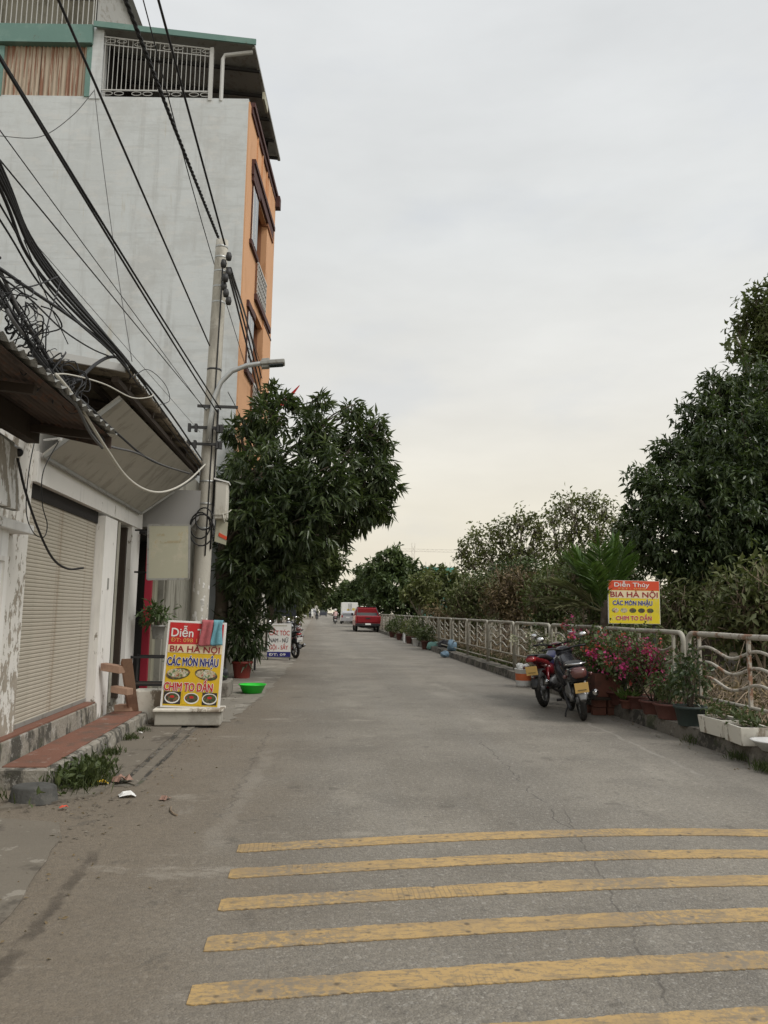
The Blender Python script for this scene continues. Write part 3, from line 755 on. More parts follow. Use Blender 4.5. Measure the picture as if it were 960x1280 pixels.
# pale board slung between lintel and eave
a, b, c, d = Vector((-2.64, 7.42, 2.93)), Vector((-2.64, 11.5, 2.90)), Vector((-1.98, 12.2, 3.6)), Vector((-1.98, 7.5, 3.55))
nrm = (b-a).cross(d-a).normalized()*.03
w = MB(); w.add([a, b, c, d, a+nrm, b+nrm, c+nrm, d+nrm], [(0, 1, 2, 3)[::-1], (4, 5, 6, 7), (0, 1, 5, 4), (1, 2, 6, 5), (2, 3, 7, 6), (3, 0, 4, 7)]); P_(w, 'awning_board', panel_grey_m)
w = MB()
for p, q in ((a, b), (b, c), (a, d)): w.bar(p+nrm*1.3, q+nrm*1.3, .03)
P_(w, 'board_edging', greymetal_m)
# corner bracket light
w = MB().tube([(FX+.04, 7.5, 3.08), (FX+.2, 7.48, 3.1)], .012, 6); w.lathe([(0, .03), (.03, .02), (.035, -.02), (0, -.04)], 10, (FX+.22, 7.47, 3.09)); P_(w, 'bracket_lamp', white_plastic_m)
w = MB().tube([(FX+.03, 11.72, 2.62), (FX+.13, 11.68, 2.61), (FX+.2, 11.6, 2.6)], .03, 10); w.lathe([(0, -.05), (.05, -.05), (.055, 0), (.045, .05), (0, .05)], 12, (FX+.2, 11.58, 2.6)); cam_ = w.build('security_camera', blackplastic_m, None, True); tag(cam_, 'small black security camera on the white pillar above the faded board', 'camera')

# ---- rusty awning and gate wall of the neighbour at the left edge
shed = thing('awning_shed', 'lean-to with rusty corrugated awning and white gate wall at left edge', 'shed', (-2.6, 5, 0))
def Q_(mb, name, m, **k): return mb.build(name, m, shed, world=True, **k)
w = MB(); w.box(-2.75, -2.57, 1.5, 6.62, 0, 2.12); Q_(w, 'gate_wall', gatewhite_m)
w = MB(); w.box(-2.8, -2.5, 1.5, 6.98, 2.12, 2.2); Q_(w, 'ledge', gatewhite_m, bevel=.008)
w = MB(); w.box(-2.575, -2.55, 1.5, 6.60, 1.86, 1.90); w.box(-2.575, -2.55, 6.53, 6.60, .2, 1.86); Q_(w, 'gate_frame', white_m)
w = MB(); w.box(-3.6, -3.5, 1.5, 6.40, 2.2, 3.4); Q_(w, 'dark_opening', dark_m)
w = MB(); w.box(-3.5, -2.72, 6.45, 6.96, 2.2, 3.4); Q_(w, 'post', peel_m)
k = 11; vs = []; yy0, yy1 = .5, 6.5
for i in range(k*4+1):
    x = -1.77-.62*i/(k*4); h = .014*math.sin(i*math.pi/2)
    for yy in (yy0, 3.5, yy1): vs.append((x, yy, 2.92+.12*i/(k*4)+h))
w = MB().add(vs, [(i*3+j, i*3+j+1, (i+1)*3+j+1, (i+1)*3+j) for i in range(k*4) for j in (0, 1)]); Q_(w, 'awning_sheet', rust_sheet_m, smooth=True)
k = 40; vs = []
for i in range(k*4+1):
    yy = yy0+(yy1-yy0)*i/(k*4); h = .018*math.sin(i*math.pi/2)
    for x, z in ((-1.715, 2.945), (-2.5, 3.1)): vs.append((x+rnd.uniform(-.008, .008), yy, z+h))
w = MB().add(vs, [(i*2, i*2+1, i*2+3, i*2+2) for i in range(k*4)]); Q_(w, 'roof_sheet', greymetal_m, smooth=True)
w = MB(); w.box(-2.44, -2.34, .5, 6.5, 2.84, 3.02); w.box(-3.4, -2.44, .5, 6.5, 3.03, 3.07); Q_(w, 'beam', darkwood_m)
w = MB(); w.obox((-2.06, 6.515, 2.93), (.3, 0, -.06), (0, .012, 0), (0, 0, .05)); Q_(w, 'end_board', rust_sheet_m)
for yy in (2, 3.5, 5, 6.3):
    w = MB(); w.bar((-1.85, yy, 2.88), (-3.4, yy, 3.02), .05, .06); Q_(w, 'rafter', darkwood_m)
sb_ = thing('sign_box', 'tilted white sign box under the rusty awning at the left edge', 'sign', (-2.4, 6.0, 2.5))
w = MB().obox((0, 0, 0), (.02, .02, 0), (-.08, .42, .02), (-.01, -.05, .25)); w.build('panel', gatewhite_m, sb_)
MB().bar((.0, -.34, .27), (-.1, .37, .3), .03).build('frame_bar', greymetal_m, sb_); MB().bar((.01, -.3, -.26), (-.08, .46, -.22), .03).build('frame_bar', greymetal_m, sb_)
cc = thing('security_camera', 'white tubular security camera pointing down the lane below the rusty awning', 'camera', (-2.5, 6.5, 2.76))
w = MB().tube([(-.12, .1, .06), (.0, .0, 0)], .045, 12); w.build('housing', white_plastic_m, cc, True)
w = MB().tube([(.0, .0, .0), (.012, -.01, -.005)], .034, 12); w.build('lens', blackplastic_m, cc, True)
w = MB().tube([(-.12, .1, .06), (-.2, .16, .05)], .02, 8); w.build('bracket', greymetal_m, cc, True)

# ---- eatery behind the faded board
eat = thing('eatery', 'dim eatery front with red and yellow door posts behind the pole', 'shop', (-2.7, 14.5, 0))
def T_(mb, name, m, **k): return mb.build(name, m, eat, world=True, **k)
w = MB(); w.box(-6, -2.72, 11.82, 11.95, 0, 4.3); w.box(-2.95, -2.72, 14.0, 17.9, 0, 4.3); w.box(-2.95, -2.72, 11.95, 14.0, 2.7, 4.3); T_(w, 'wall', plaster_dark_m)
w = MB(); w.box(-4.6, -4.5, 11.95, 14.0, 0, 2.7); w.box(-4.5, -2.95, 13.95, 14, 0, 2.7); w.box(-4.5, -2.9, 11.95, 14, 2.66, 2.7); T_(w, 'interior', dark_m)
w = MB(); w.box(-2.62, -2.52, 12.02, 12.11, 0, 2.6); T_(w, 'red_post', postred_m)
w = MB(); w.box(-2.62, -2.5, 12.2, 12.4, 0, 2.6); T_(w, 'yellow_post', faded_m)
for i in range(8):
    w = MB(); w.box(-2.72, -2.69, 14.1+i*.47, 14.5+i*.47, .05, 2.9); T_(w, 'wall_panel', plaster_dark_m)
w = MB(); w.add([(-2.72, 11.9, 2.72), (-1.95, 11.9, 2.72), (-1.8, 11.9, 2.92), (-1.8, 11.9, 3.3), (-2.72, 11.9, 3.3), (-2.72, 13.4, 2.72), (-1.95, 13.4, 2.72), (-1.8, 13.4, 2.92), (-1.8, 13.4, 3.3), (-2.72, 13.4, 3.3)], [(0, 1, 2, 3, 4), (9, 8, 7, 6, 5), (0, 5, 6, 1), (1, 6, 7, 2), (2, 7, 8, 3), (3, 8, 9, 4)]); T_(w, 'awning_box', box_grey_m)
# faded signboard
fs_ = thing('faded_signboard', 'blank faded cream signboard in a metal frame beside the pole', 'sign', (-2.08, 11.0, 1.9))
fs_.rotation_euler = (0, R(-2.0), R(4)); 
w = MB().box(-.275, .275, -.012, .012, .0, .755); w.build('board', faded_m, fs_)
w = MB()
for a, b in (((-.28, 0, 0), (.28, 0, 0)), ((-.28, 0, .76), (.28, 0, .76)), ((-.28, 0, 0), (-.28, 0, .76)), ((.28, 0, 0), (.28, 0, .76))): w.bar(a, b, .028)
w.build('frame', greymetal_m, fs_)
# faint remains of the old print
for x, z, wd in ((-.17, .6, .11), (-.12, .5, .34)):
    MB().add([(x, -.0135, z), (x+wd, -.0135, z+.006), (x+wd, -.0135, z+.04), (x, -.0135, z+.036)], [(0, 1, 2, 3)]).build('faded_print', ghost_m, fs_)
w = MB().bar((-.3, .1, .7), (-.5, .3, .72), .025).bar((-.3, .1, .1), (-.5, .3, .12), .025); w.build('bracket', iron_m, fs_)

# ---- four-storey house with blank grey side wall
bl = thing('apartment_house', 'tall narrow house with blank grey side wall and orange front', 'building', (-2.04, 18, 0), -math.atan(.085))
def B_(mb, name, m, **k): return mb.build(name, m, bl, **k)
w = MB(); w.box(-11, 0, 0, .2, 0, 14.17); B_(w, 'side_wall', wall_grey_m)
w = MB(); w.box(-11, -.1, .2, 4.5, 0, 14.1); 
fw = MB()
fw.box(-.1, .035, .012, 1.62, 5.2, 14.1); fw.box(-.1, .06, 3.1, 4.5, 5.2, 14.1)
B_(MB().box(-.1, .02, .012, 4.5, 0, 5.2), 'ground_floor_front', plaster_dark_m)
for z0, z1 in ((5.2, 6.3), (9.35, 9.6), (12.45, 14.1)): fw.box(-.1, .03, 1.62, 3.1, z0, z1)
B_(fw, 'front_wall', orange_m)
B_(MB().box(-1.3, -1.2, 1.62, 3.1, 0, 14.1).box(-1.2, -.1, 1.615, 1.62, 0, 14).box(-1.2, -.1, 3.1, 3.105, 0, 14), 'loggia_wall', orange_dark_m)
B_(MB().box(-11, -.1, 4.3, 4.5, 0, 14.1), 'side_wall', wall_grey_m)
for z in (7.45, 10.8):
    f = B_(MB().box(.03, .075, .72, 1.5, z-.02, z+1.5), 'window', brown_trim_m)
    for a, b in ((.76, 1.08), (1.13, 1.46)):
        MB().box(.07, .085, a, b, z+.05, z+1.44).build('pane', glass_m, f)
    MB().box(.075, .09, 1.09, 1.12, z+.03, z+1.46).build('mullion', whiteframe_m, f); MB().box(.075, .09, .725, .75, z+.03, z+1.46).build('mullion', whiteframe_m, f)
    B_(MB().box(.03, .1, .6, 1.62, z+1.55, z+1.72), 'window_head', brown_trim_m); B_(MB().box(.03, .1, .6, 1.72, z-.14, z-.02), 'window_sill', brown_trim_m)
for z in (6.3, 9.6):
    B_(MB().box(-1.2, .11, 1.6, 4.15, z, z+.16), 'balcony_slab', brown_trim_m)
    rl = B_(MB().box(.08, .12, 1.64, 3.1, z+1.0, z+1.05), 'balcony_rail', rail_white_m)
    mbb = MB()
    for i in range(4): mbb.box(.085, .115, 1.64, 3.1, z+.26+i*.2, z+.29+i*.2)
    for i in range(8): mbb.box(.085, .115, 1.66+i*.2, 1.68+i*.2, z+.16, z+1.0)
    mbb.build('baluster_panel', rail_white_m, rl)
B_(MB().box(.03, .1, .55, 4.1, 12.5, 12.78).box(.03, .14, .55, 4.1, 12.78, 12.9), 'upper_band', brown_trim_m)
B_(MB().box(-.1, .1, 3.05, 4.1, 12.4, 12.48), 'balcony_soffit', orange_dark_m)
B_(MB().box(-.1, .08, .21, 4.62, 13.92, 14.1).box(-.1, .13, .21, 4.66, 14.1, 14.22), 'cornice', brown_trim_m)
B_(MB().box(-.1, .2, 4.4, 4.66, 13.75, 14.1), 'cornice_end', brown_trim_m)
for yy in (1.2, 2.0, 2.8, 3.6):
    B_(MB().box(.03, .07, yy, yy+.05, 12.9, 13.95), 'pilaster', orange_m)
B_(MB().box(.06, .075, 3.1, 4.5, 9.5, 9.55), 'drain_band', brown_trim_m)
# roof terrace: shade roof, railing, rusty sheet screen, green fascia, upper deck
B_(MB().add([(-3.9, -.1, 16.05), (.1, -.1, 15.62), (.16, 4.4, 15.35), (-3.9, 4.4, 15.75), (-3.9, -.1, 16.0), (.1, -.1, 15.57), (.16, 4.4, 15.3), (-3.9, 4.4, 15.7)], [(0, 1, 2, 3), (7, 6, 5, 4), (0, 4, 5, 1), (1, 5, 6, 2), (2, 6, 7, 3)]), 'shade_roof', greymetal_m)
B_(MB().obox((-1.9, -.13, 15.84), (2.05, 0, -.22), (0, .02, 0), (0, 0, .075)), 'roof_fascia', green_trim_m)
for yy in (.7, 1.6, 2.5, 3.4, 4.2): B_(MB().bar((-3.8, yy, 15.9-.07*yy), (.12, yy, 15.5-.07*yy), .06, .08), 'roof_purlin', iron_m)
B_(MB().bar((.08, -.05, 15.55), (.14, 4.35, 15.25), .08), 'gutter', greymetal_m)
B_(MB().box(.1, .16, 1.3, 1.9, 15.1, 15.3), 'gutter_patch', faded_m)
B_(MB().tube([(-.7, .02, 14.1), (-.7, .02, 15.25), (-.65, .02, 15.36), (.05, .02, 15.46)], .05, 8), 'drain_pipe', rail_white_m)
B_(MB().box(-3.75, -.1, 3.6, 3.7, 14.1, 15.7).box(-3.75, -3.7, .3, 3.6, 14.1, 15.9), 'terrace_shade_wall', dark_m)  # near-black colour stands in for the shade under the terrace roof
zt = lambda x: 15.82-.11*(x+3.72)
rl = B_(MB().bar((-3.72, .02, 14.36), (-1.0, .02, 14.36), .03).bar((-3.72, .02, zt(-3.72)), (-1.0, .02, zt(-1.0)), .03).bar((-3.72, .02, zt(-3.72)-.2), (-1.0, .02, zt(-1.0)-.2), .02), 'terrace_railing', rail_white_m)
B_(MB().box(-1.02, -.93, -.02, .06, 14.1, 15.55), 'railing_post', rail_white_m)
for i in range(24):
    x = -3.68+i*.115; MB().bar((x, .02, 14.36), (x, .02, zt(x)), .013).build('bar', rail_white_m, rl)
cur = MB()
for i in range(4):
    for s_ in (0, 1):
        cx = -3.4+i*.72; zz = 14.26 if s_ == 0 else zt(cx)-.1
        for sg in (-1, 1):
            cur.tube([(cx+sg*(.14+.12*math.cos(a)), 0.0, zz+.05*math.sin(a)*sg) for a in [j*.55 for j in range(12)]], .009, 5)
cur.build('scrollwork', rail_white_m, rl)['kind'] = 'stuff'
B_(MB().box(-4.0, -3.72, -.02, .3, 14.1, 16.1), 'corner_post', wall_grey_m)
# screen of corrugated sheets
scr = B_(MB().box(-11, -4.02, .14, .16, 14.1, 15.6), 'sheet_screen', rust_wall_m)
k = 11
for q in range(5):
    x1 = -4.1-q*1.2; vs = []
    for i in range(k*4+1):
        x = x1-1.19*i/(k*4); h = .022*math.sin(i*math.pi/2)
        for z in (14.12+.012*q, 15.55): vs.append((x, .06+h-.006*(q % 2), z))
    MB().add(vs, [(i*2, i*2+1, i*2+3, i*2+2) for i in range(k*4)]).build('corrugated_sheet', rust_wall_m, scr, True)
[B_(MB().box(x, x+.13, -.03, .0, 14.15, 15.5), 'screen_post', green_trim_m) for x in (-4.12, -6.33)]
B_(MB().box(-11, -3.98, -.12, .12, 15.55, 16.05), 'deck_fascia', green_trim_m)
rl = B_(MB().box(-11, -3.98, -.06, -.02, 16.05, 16.1).box(-11, -3.98, -.06, -.02, 17.1, 17.15), 'upper_railing', rail_white_m)
for i in range(34):
    x = -4.02-i*.13; MB().bar((x, -.04, 16.1), (x, -.04, 17.1), .018).build('bar', rail_white_m, rl)
r2 = B_(MB().bar((-3.98, 0, 17.12), (-3.7, 3.4, 17.12), .04).bar((-3.98, 0, 16.1), (-3.7, 3.4, 16.1), .04), 'upper_railing', rail_white_m)
for i in range(18):
    f = i/18; MB().bar((-3.98+.28*f, 3.4*f, 16.1), (-3.98+.28*f, 3.4*f, 17.1), .018).build('bar', rail_white_m, r2)
B_(MB().box(-11, -4.5, 1.2, 1.3, 16.05, 18.6), 'upper_wall', plaster_dark_m)
B_(MB().add([(-11, -.6, 18.8), (-3.7, -.4, 18.55), (-3.05, 3.4, 16.55), (-3.7, 4.2, 16.4), (-11, 4.2, 18.2)], [(0, 1, 2, 3, 4), (4, 3, 2, 1, 0)]), 'upper_roof', greymetal_m)
B_(MB().add([(-3.98, .1, 16.05), (-3.0, 3.4, 16.05), (-3.98, 3.4, 16.05), (-3.98, .1, 18.3), (-3.05, 3.4, 16.5)], [(0, 1, 4, 3), (0, 2, 1)]), 'roof_side', greymetal_m)
B_(MB().tube([(-6.2, -.02, 9.98), (-5.6, -.55, 9.62)], .04, 8), 'waste_pipe', iron_m)
tag(MB().add([(-.62, 20.0, 7.45), (-.62, 20.01, 7.42), (-1.15, 20.0, 6.9), (-1.2, 20.02, 6.75), (-.9, 20.06, 6.98)], [(0, 1, 4, 2), (2, 4, 3)]).build('flag', flag_m), 'red flag flying above the mango tree in front of the orange house', 'flag')

# ---- more houses further along, behind the trees, added to block light through foliage
for i, (y0, y1, x, h, m_, lb) in enumerate(((23.2, 29, -3.2, 6.4, plaster_dark_m, 'dim two-storey house behind the mango tree next to the orange house'), (29.4, 44, -3.6, 7.2, wall_grey_m, 'grey row house far along the left side behind roadside trees'), (44.5, 85, -4.2, 7.6, farwall_m, 'pale row house at the far end of the left side'))):
    h_ = thing('row_house', lb, 'house', (x, (y0+y1)/2, 0))
    MB().box(-9, 0, y0-(y0+y1)/2, (y1-y0)/2, 0, h).build('wall', m_, h_)
    MB().box(-9.2, .5, y0-(y0+y1)/2, (y1-y0)/2, h, h+.25).build('roof', fibro_m, h_)
    nn = int((y1-y0)/2.8)
    for j in range(nn):
        yy = y0-(y0+y1)/2+.6+j*2.8
        MB().box(.0, .05, yy, yy+1.7, .0, 2.4).build('shutter_door', panel_grey_m if j % 2 else box_grey_m, h_)
        f = MB().box(.0, .06, yy+.2, yy+1.5, 3.7, 5.1).build('window', whiteframe_m, h_)
        MB().box(.06, .07, yy+.28, yy+1.42, 3.78, 5.02).build('pane', glass_m, f)
fh = thing('distant_house', 'pale house closing the far end of the road', 'house', (-1.5, 330, 0))
MB().box(-9, 2.2, -4, 4, 0, 8).build('wall', farwall_m, fh); MB().add([(-9.5, -4.5, 8), (2.7, -4.5, 8), (2.7, 4.5, 8), (-9.5, 4.5, 8), (-9.5, 0, 11), (2.7, 0, 11)], [(0, 1, 5, 4), (2, 3, 4, 5), (1, 2, 5), (3, 0, 4)]).build('roof', fibro_m, fh)
for j in range(4): MB().box(-7+j*2.2, -5.9+j*2.2, -4.05, -3.95, 3.5, 5.5).build('window', glass_m, fh)

# ---- sign by the step: white frame, printed face, foam and concrete base
sg = thing('menu_signboard', 'red and yellow eatery signboard standing on a grey base at the kerbside', 'sign', (-1.585, 10.3, 0), R(1.5))
w = MB(); k = 12
w.box(-.42, .40, -.16, .2, .03, .2); w.build('base', panel_grey_m, sg, bevel=.015)
w = MB(); w.box(-.44, .43, -.19, .22, .2, .235); w.build('base_cover', styro_m, sg, bevel=.01)
w = MB(); w.box(-.2, .25, -.1, .1, 0, .03); w.build('foot', iron_m, sg)
tilt = R(-4)
fc = MB().box(-.375, .375, 0, .05, 0, 1.1).build('frame', signwhite_m, sg, bevel=.006)
fc.location = (0.0, -.06, .235); fc.rotation_euler = (tilt, R(2.0), 0)
MB().box(-.345, .345, -.004, 0, .025, .76).add([(-.345, -.004, .76), (.345, -.004, .76), (.345, -.004, .80), (-.345, -.004, .74)], [(0, 1, 2, 3)]).build('yellow_panel', signyellow_m, fc)
MB().add([(-.345, -.006, .76), (.345, -.006, .80), (.345, -.006, 1.075), (-.345, -.006, 1.075)], [(0, 1, 2, 3)]).build('red_panel', signred_m, fc)
MB().add([(-.345, -.0075, .69), (.345, -.0075, .69), (.345, -.0075, .81), (-.1, -.0075, .80), (-.345, -.0075, .79)], [(0, 1, 2, 3, 4)]).build('cream_band', signcream_m, fc)
def T3(tx, sz, m, x, z, wd, nm='lettering', bold=.03, outline=None, par=fc):
    if outline: text(tx, sz, outline, par, x, z, -.0085, nm, bold+.04, wd)
    return text(tx, sz, m, par, x, z, -.0105, nm, bold, wd)
T3('Diễn Thúy', .155, signwhite_m, -.315, .895, .62, bold=.012)
T3('ĐT: 098 1', .07, signorange2_m, -.315, .828, .33, bold=.004)
T3('BIA HÀ NỘI', .108, signmaroon_m, -.315, .703, .63, bold=.02)
T3('CÁC MÓN NHẬU', .142, signnavy_m, -.335, .53, .645, bold=.024, outline=signwhite_m)
T3('CHIM TO DẦN', .142, signtextred_m, -.345, .213, .61, bold=.024, outline=signwhite_m)
for i, (cx, cz, rx, rz_) in enumerate(((-.185, .425, .15, .072), (.17, .425, .145, .07))):
    w = MB(); n = 22; ring = [(cx+rx*math.cos(2*math.pi*j/n), -.008, cz+rz_*math.sin(2*math.pi*j/n)+.02*math.cos(2*math.pi*j/n)*(-1 if i else 1)) for j in range(n)]
    w.add(ring, [tuple(range(n))]); w.build('dish_photo', foodB_m, fc)
    ring = [(cx-.004+rx*.9*math.cos(2*math.pi*j/n), -.0095, cz+.008+rz_*.78*math.sin(2*math.pi*j/n)) for j in range(n)]
    MB().add(ring, [tuple(range(n))]).build('dish_photo', foodA_m, fc)
for i, (x0, x1) in enumerate(((-.34, -.125), (-.105, .125), (.145, .33))):
    MB().add([(x0, -.008, .045), (x1, -.008, .045), (x1, -.008, .2), (x0, -.008, .2)], [(0, 1, 2, 3)]).build('photo_print', foodD_m if i != 1 else signyellow_m, fc)
    n = 18; cx = (x0+x1)/2
    MB().add([(cx+.095*math.cos(2*math.pi*j/n), -.0095, .122+.07*math.sin(2*math.pi*j/n)) for j in range(n)], [tuple(range(n))]).build('dish_photo', signwhite_m, fc)
    MB().add([(cx+.082*math.cos(2*math.pi*j/n), -.0105, .125+.056*math.sin(2*math.pi*j/n)) for j in range(n)], [tuple(range(n))]).build('dish_photo', foodB_m, fc)
    MB().add([(cx+.03*math.cos(2*math.pi*j/7), -.0112, .137+.018*math.sin(2*math.pi*j/7)) for j in range(7)], [tuple(range(7))]).build('dish_photo', signtextred_m, fc)
def cloth(name, x0, x1, drop, m, label, zt):
    w = MB(); nu, nv = 10, 16; vs = []
    for j in range(nv+1):
        t = j/nv
        for i in range(nu+1):
            u = i/nu; x = x0+(x1-x0)*u+.012*math.sin(t*5+u*3)
            fold = .012*math.sin(u*9+t*2.2)*min(1, t*3)
            if t < .12: y_ = .03-.06*t/.12; z = zt+.012*math.sin(t/.12*math.pi)
            else: y_ = -.03-fold-.01*t; z = zt-(t-.12)/.88*drop*(1+.02*math.sin(u*6))
            vs.append((x, y_, z))
    w.add(vs, [(j*(nu+1)+i, j*(nu+1)+i+1, (j+1)*(nu+1)+i+1, (j+1)*(nu+1)+i) for j in range(nv) for i in range(nu)])
    o = w.build(name, m, None, True); so_ = o.modifiers.new('thick', 'SOLIDIFY'); so_.thickness = .006
    o.location = (-1.585+.04, 10.24, .235); o.rotation_euler = (tilt, R(2.0), R(1.5))
    return tag(o, label, 'cloth', 'cloths hung over the signboard')
cloth('cloth', .015, .175, .32, pink_m, 'faded pink cloth hung over the top of the menu signboard', 1.108)
cloth('cloth', .165, .295, .31, teal_m, 'pale blue cloth hung over the top of the menu signboard', 1.112)

# ---- things on the step and beside it
bn = thing('leaning_bench', 'brown wooden bench stood on end against the white pillar', 'bench', (-2.36, 10.0, .175), 0)
MB().obox((.03, .18, .31), (.015, -.04, .03), (.055, .04, .0), (.0, .28, -.36)).build('seat', brick_m, bn, bevel=.006)
MB().obox((-.12, -.12, .58), (.11, .02, -.02), (.02, .06, .0), (0, 0, .045)).build('leg', brick_m, bn, bevel=.005)
MB().obox((-.03, .02, .3), (.10, .02, -.02), (.02, .06, .0), (0, 0, .04)).build('leg', brick_m, bn, bevel=.005)
MB().obox((-.06, .38, .045), (.10, .02, 0), (.02, .06, .0), (0, 0, .045)).build('leg', brick_m, bn, bevel=.005)
fb = MB().box(-2.36, -1.96, 10.47, 10.75, .0, .43); fb = fb.build('foam_block', styro_m, None, bevel=.02); tag(fb, 'dirty cream foam block at the end of the red step', 'foam block')
rk = thing('pot_rack', 'dark metal rack with plants behind the foam block', 'rack', (-2.2, 11.35, 0))
w = MB()
for z in (.42, .8): w.bar((-.4, 0, z), (.35, 0, z), .025).bar((-.4, .4, z), (.35, .4, z), .025)
for x in (-.4, .35):
    for yy in (0, .4): w.bar((x, yy, 0), (x, yy, .82), .025)
w.build('frame', iron_m, rk); MB().box(-.4, .35, 0, .4, .40, .415).build('shelf', darkwood_m, rk)
def pot(name, label, c, r, h, m, group=None, sy=1.0, sx=1.0, soil=True, taper=.75):
    t = thing(name, label, 'pot plant', c, 0, group)
    MB().lathe([(0, 0), (r*taper, 0), (r*taper*1.02, .01), (r*.98, h*.86), (r*1.07, h*.87), (r*1.07, h), (r*.96, h), (r*.92, h*.9), (0, h*.88)], 18, (0, 0, 0), sx, sy).build('pot', m, t, True)
    if soil: MB().lathe([(r*.93, h*.9), (r*.5, h*.94), (0, h*.96)], 12, (0, 0, 0), sx, sy).build('soil', soil_m, t, True)
    return t
def bush(t, leafm, h0, h1, r, n, leaf, width, stems=5, droop=.2, k=5, stem_m=None, name='foliage'):
    b = MB(); L = t.location
    P = []
    for _ in range(stems):
        e = (rnd.uniform(-r, r)*.7, rnd.uniform(-r, r)*.7, rnd.uniform(.6, 1)*(h1-h0)+h0)
        limb(b, (rnd.uniform(-.04, .04), rnd.uniform(-.04, .04), h0*.8), e, .01, .004, .2, 4, 4)
    b.build('stem', stem_m or bark_m, t, True)
    n_ = n; d = unit(n_); rad = rng.random(n_)**.4
    P = d*rad[:, None]*np.array([r, r, (h1-h0)/2])+np.array([0, 0, (h0+h1)/2])
    foliage(name, leafm, t, *rosettes(P, d, k, .6, leaf, width, droop, .03), world=False)
hp = pot('hanging_plant', 'hanging pot plant with grey planter bag beside the red post', (-2.3, 11.6, 1.05), .1, .2, greymetal_m); bush(hp, pot_leaf_m, .18, .55, .28, 50, .12, .035)
rp = pot('red_pot_plant', 'leafy plant in a red pot on the left verge', (-1.6, 17.4, 0), .22, .37, redpot_m); bush(rp, dark_leaf_m, .4, 1.75, .55, 130, .3, .06, 7, .5)
p2 = pot('verge_plant', 'dark bushy plant between the red pot and the haircut sign', (-2.1, 20.4, 0), .25, .3, blackpot_m); bush(p2, dark_leaf_m, .3, 2.2, .42, 150, .28, .07, 8, .4)
p3 = pot('verge_plant', 'low plant behind the menu signboard on the left verge', (-2.0, 13.2, 0), .2, .28, blackpot_m); bush(p3, pot_leaf_m, .25, .95, .4, 90, .2, .05, 6, .4)
lg = MB().box(-1.95, -1.47, 13.55, 14.35, 0, .26).build('stone_ledge', concrete_m, None, bevel=.02); tag(lg, 'low rough concrete block beside the green basin', 'concrete block')
lg2 = MB().lathe([(0, 0), (.3, 0), (.34, .1), (.3, .2), (0, .2)], 14, (-1.85, 14.0, .26)).build('sack', blackbag_m, None, True); tag(lg2, 'dark sack lying on the low concrete block', 'sack')
bs = MB().lathe([(0, .012), (.17, .012), (.235, .15), (.25, .155), (.25, .165), (.225, .155), (.165, .02), (0, .02)], 24, (-1.12, 14.3, 0)).build('basin', green_plastic_m, None, True); tag(bs, 'bright green plastic basin on the dusty pavement', 'basin')
ds = thing('concrete_disc', 'low round dark concrete stub at the foot of the step', 'concrete stub', (-2.13, 6.35, 0))
MB().lathe([(0, .135), (.13, .135), (.155, .125), (.175, 0), (0, 0)], 24).build('body', disc_m, ds, False, bevel=.01)
ds.scale = (1.05, .72, 1.0)
# weeds and litter
def weeds(name, label, c, r, n, h, m=grass_m):
    P = np.stack([c[0]+rng.normal(size=n)*r, c[1]+rng.normal(size=n)*r*1.3, np.full(n, .005)+c[2]], 1); D = unit(n)*.5+np.array([0, 0, .9])
    o = foliage(name, m, None, P, D, h*(.4+.8*rng.random(n)), .011); tag(o, label, 'weeds'); return o
for c, r, n, h in (((-1.93, 6.9, 0), .1, 420, .18), ((-2.0, 7.4, 0), .09, 330, .15), ((-2.05, 8.3, 0), .06, 120, .1), ((-2.07, 9.2, 0), .05, 90, .1), ((-2.08, 7.9, 0), .05, 70, .09), ((-2.08, 9.8, 0), .05, 70, .07), ((-2.45, 6.3, 0), .1, 70, .12)):
    weeds('weeds', 'green weeds growing along the foot of the red step', c, r, n, h)
P = np.stack([-1.97+rng.normal(size=260)*.1, 7.0+rng.normal(size=260)*.35, .03+.15*rng.random(260)], 1)
tag(foliage('weeds', shrub_leaf_m, None, P, unit(260)+np.array([0, 0, .4]), .07, .035), 'broad-leaved weeds by the step corner', 'weeds')
def scrap(name, label, c, s, m, rot=0):
    w = MB(); n = 5; vs = []
    for j in range(n):
        for i in range(n):
            vs.append(((i/4-.5)*s*(1+rnd.uniform(-.15, .15)), (j/4-.5)*s*.7, .012+rnd.random()*.3*s*(0 < i < 4)))
    w.add(vs, [(j*n+i, j*n+i+1, (j+1)*n+i+1, (j+1)*n+i) for j in range(n-1) for i in range(n-1)])
    o = w.build(name, m); o.location = c; o.rotation_euler = (0, 0, rot); return tag(o, label, 'litter', 'litter by the gutter')
scrap('litter', 'yellow packet lying by the weeds', (-1.78, 6.87, .02), .13, litteryellow_m, .4)
scrap('litter', 'white wrapper next to the yellow packet', (-1.9, 6.95, .02), .14, litterwhite_m, 1)
scrap('litter', 'crumpled white paper on the gutter edge', (-1.47, 6.52, 0), .13, litterwhite_m, .2)
scrap('litter', 'crumpled brown rag on the broken slab', (-1.62, 7.0, .02), .17, litterpink_m, .8)
scrap('litter', 'small red scrap on the apron', (-1.83, 6.12, .01), .06, litterred_m, .3)
scrap('litter', 'pale crumpled leaf on the asphalt by the gutter', (-1.15, 6.42, .0), .09, litterpink_m, 1.3)
scrap('litter', 'white scrap below the menu signboard', (-2.04, 9.55, .02), .06, litterwhite_m, 0)
tag(MB().tube([(-1.06, 6.17, .008), (-1.04, 6.05, .012), (-1.0, 5.96, .01), (-.97, 5.93, .008)], .007, 5).build('twig', twig_m), 'thin curved twig lying on the asphalt', 'twig')
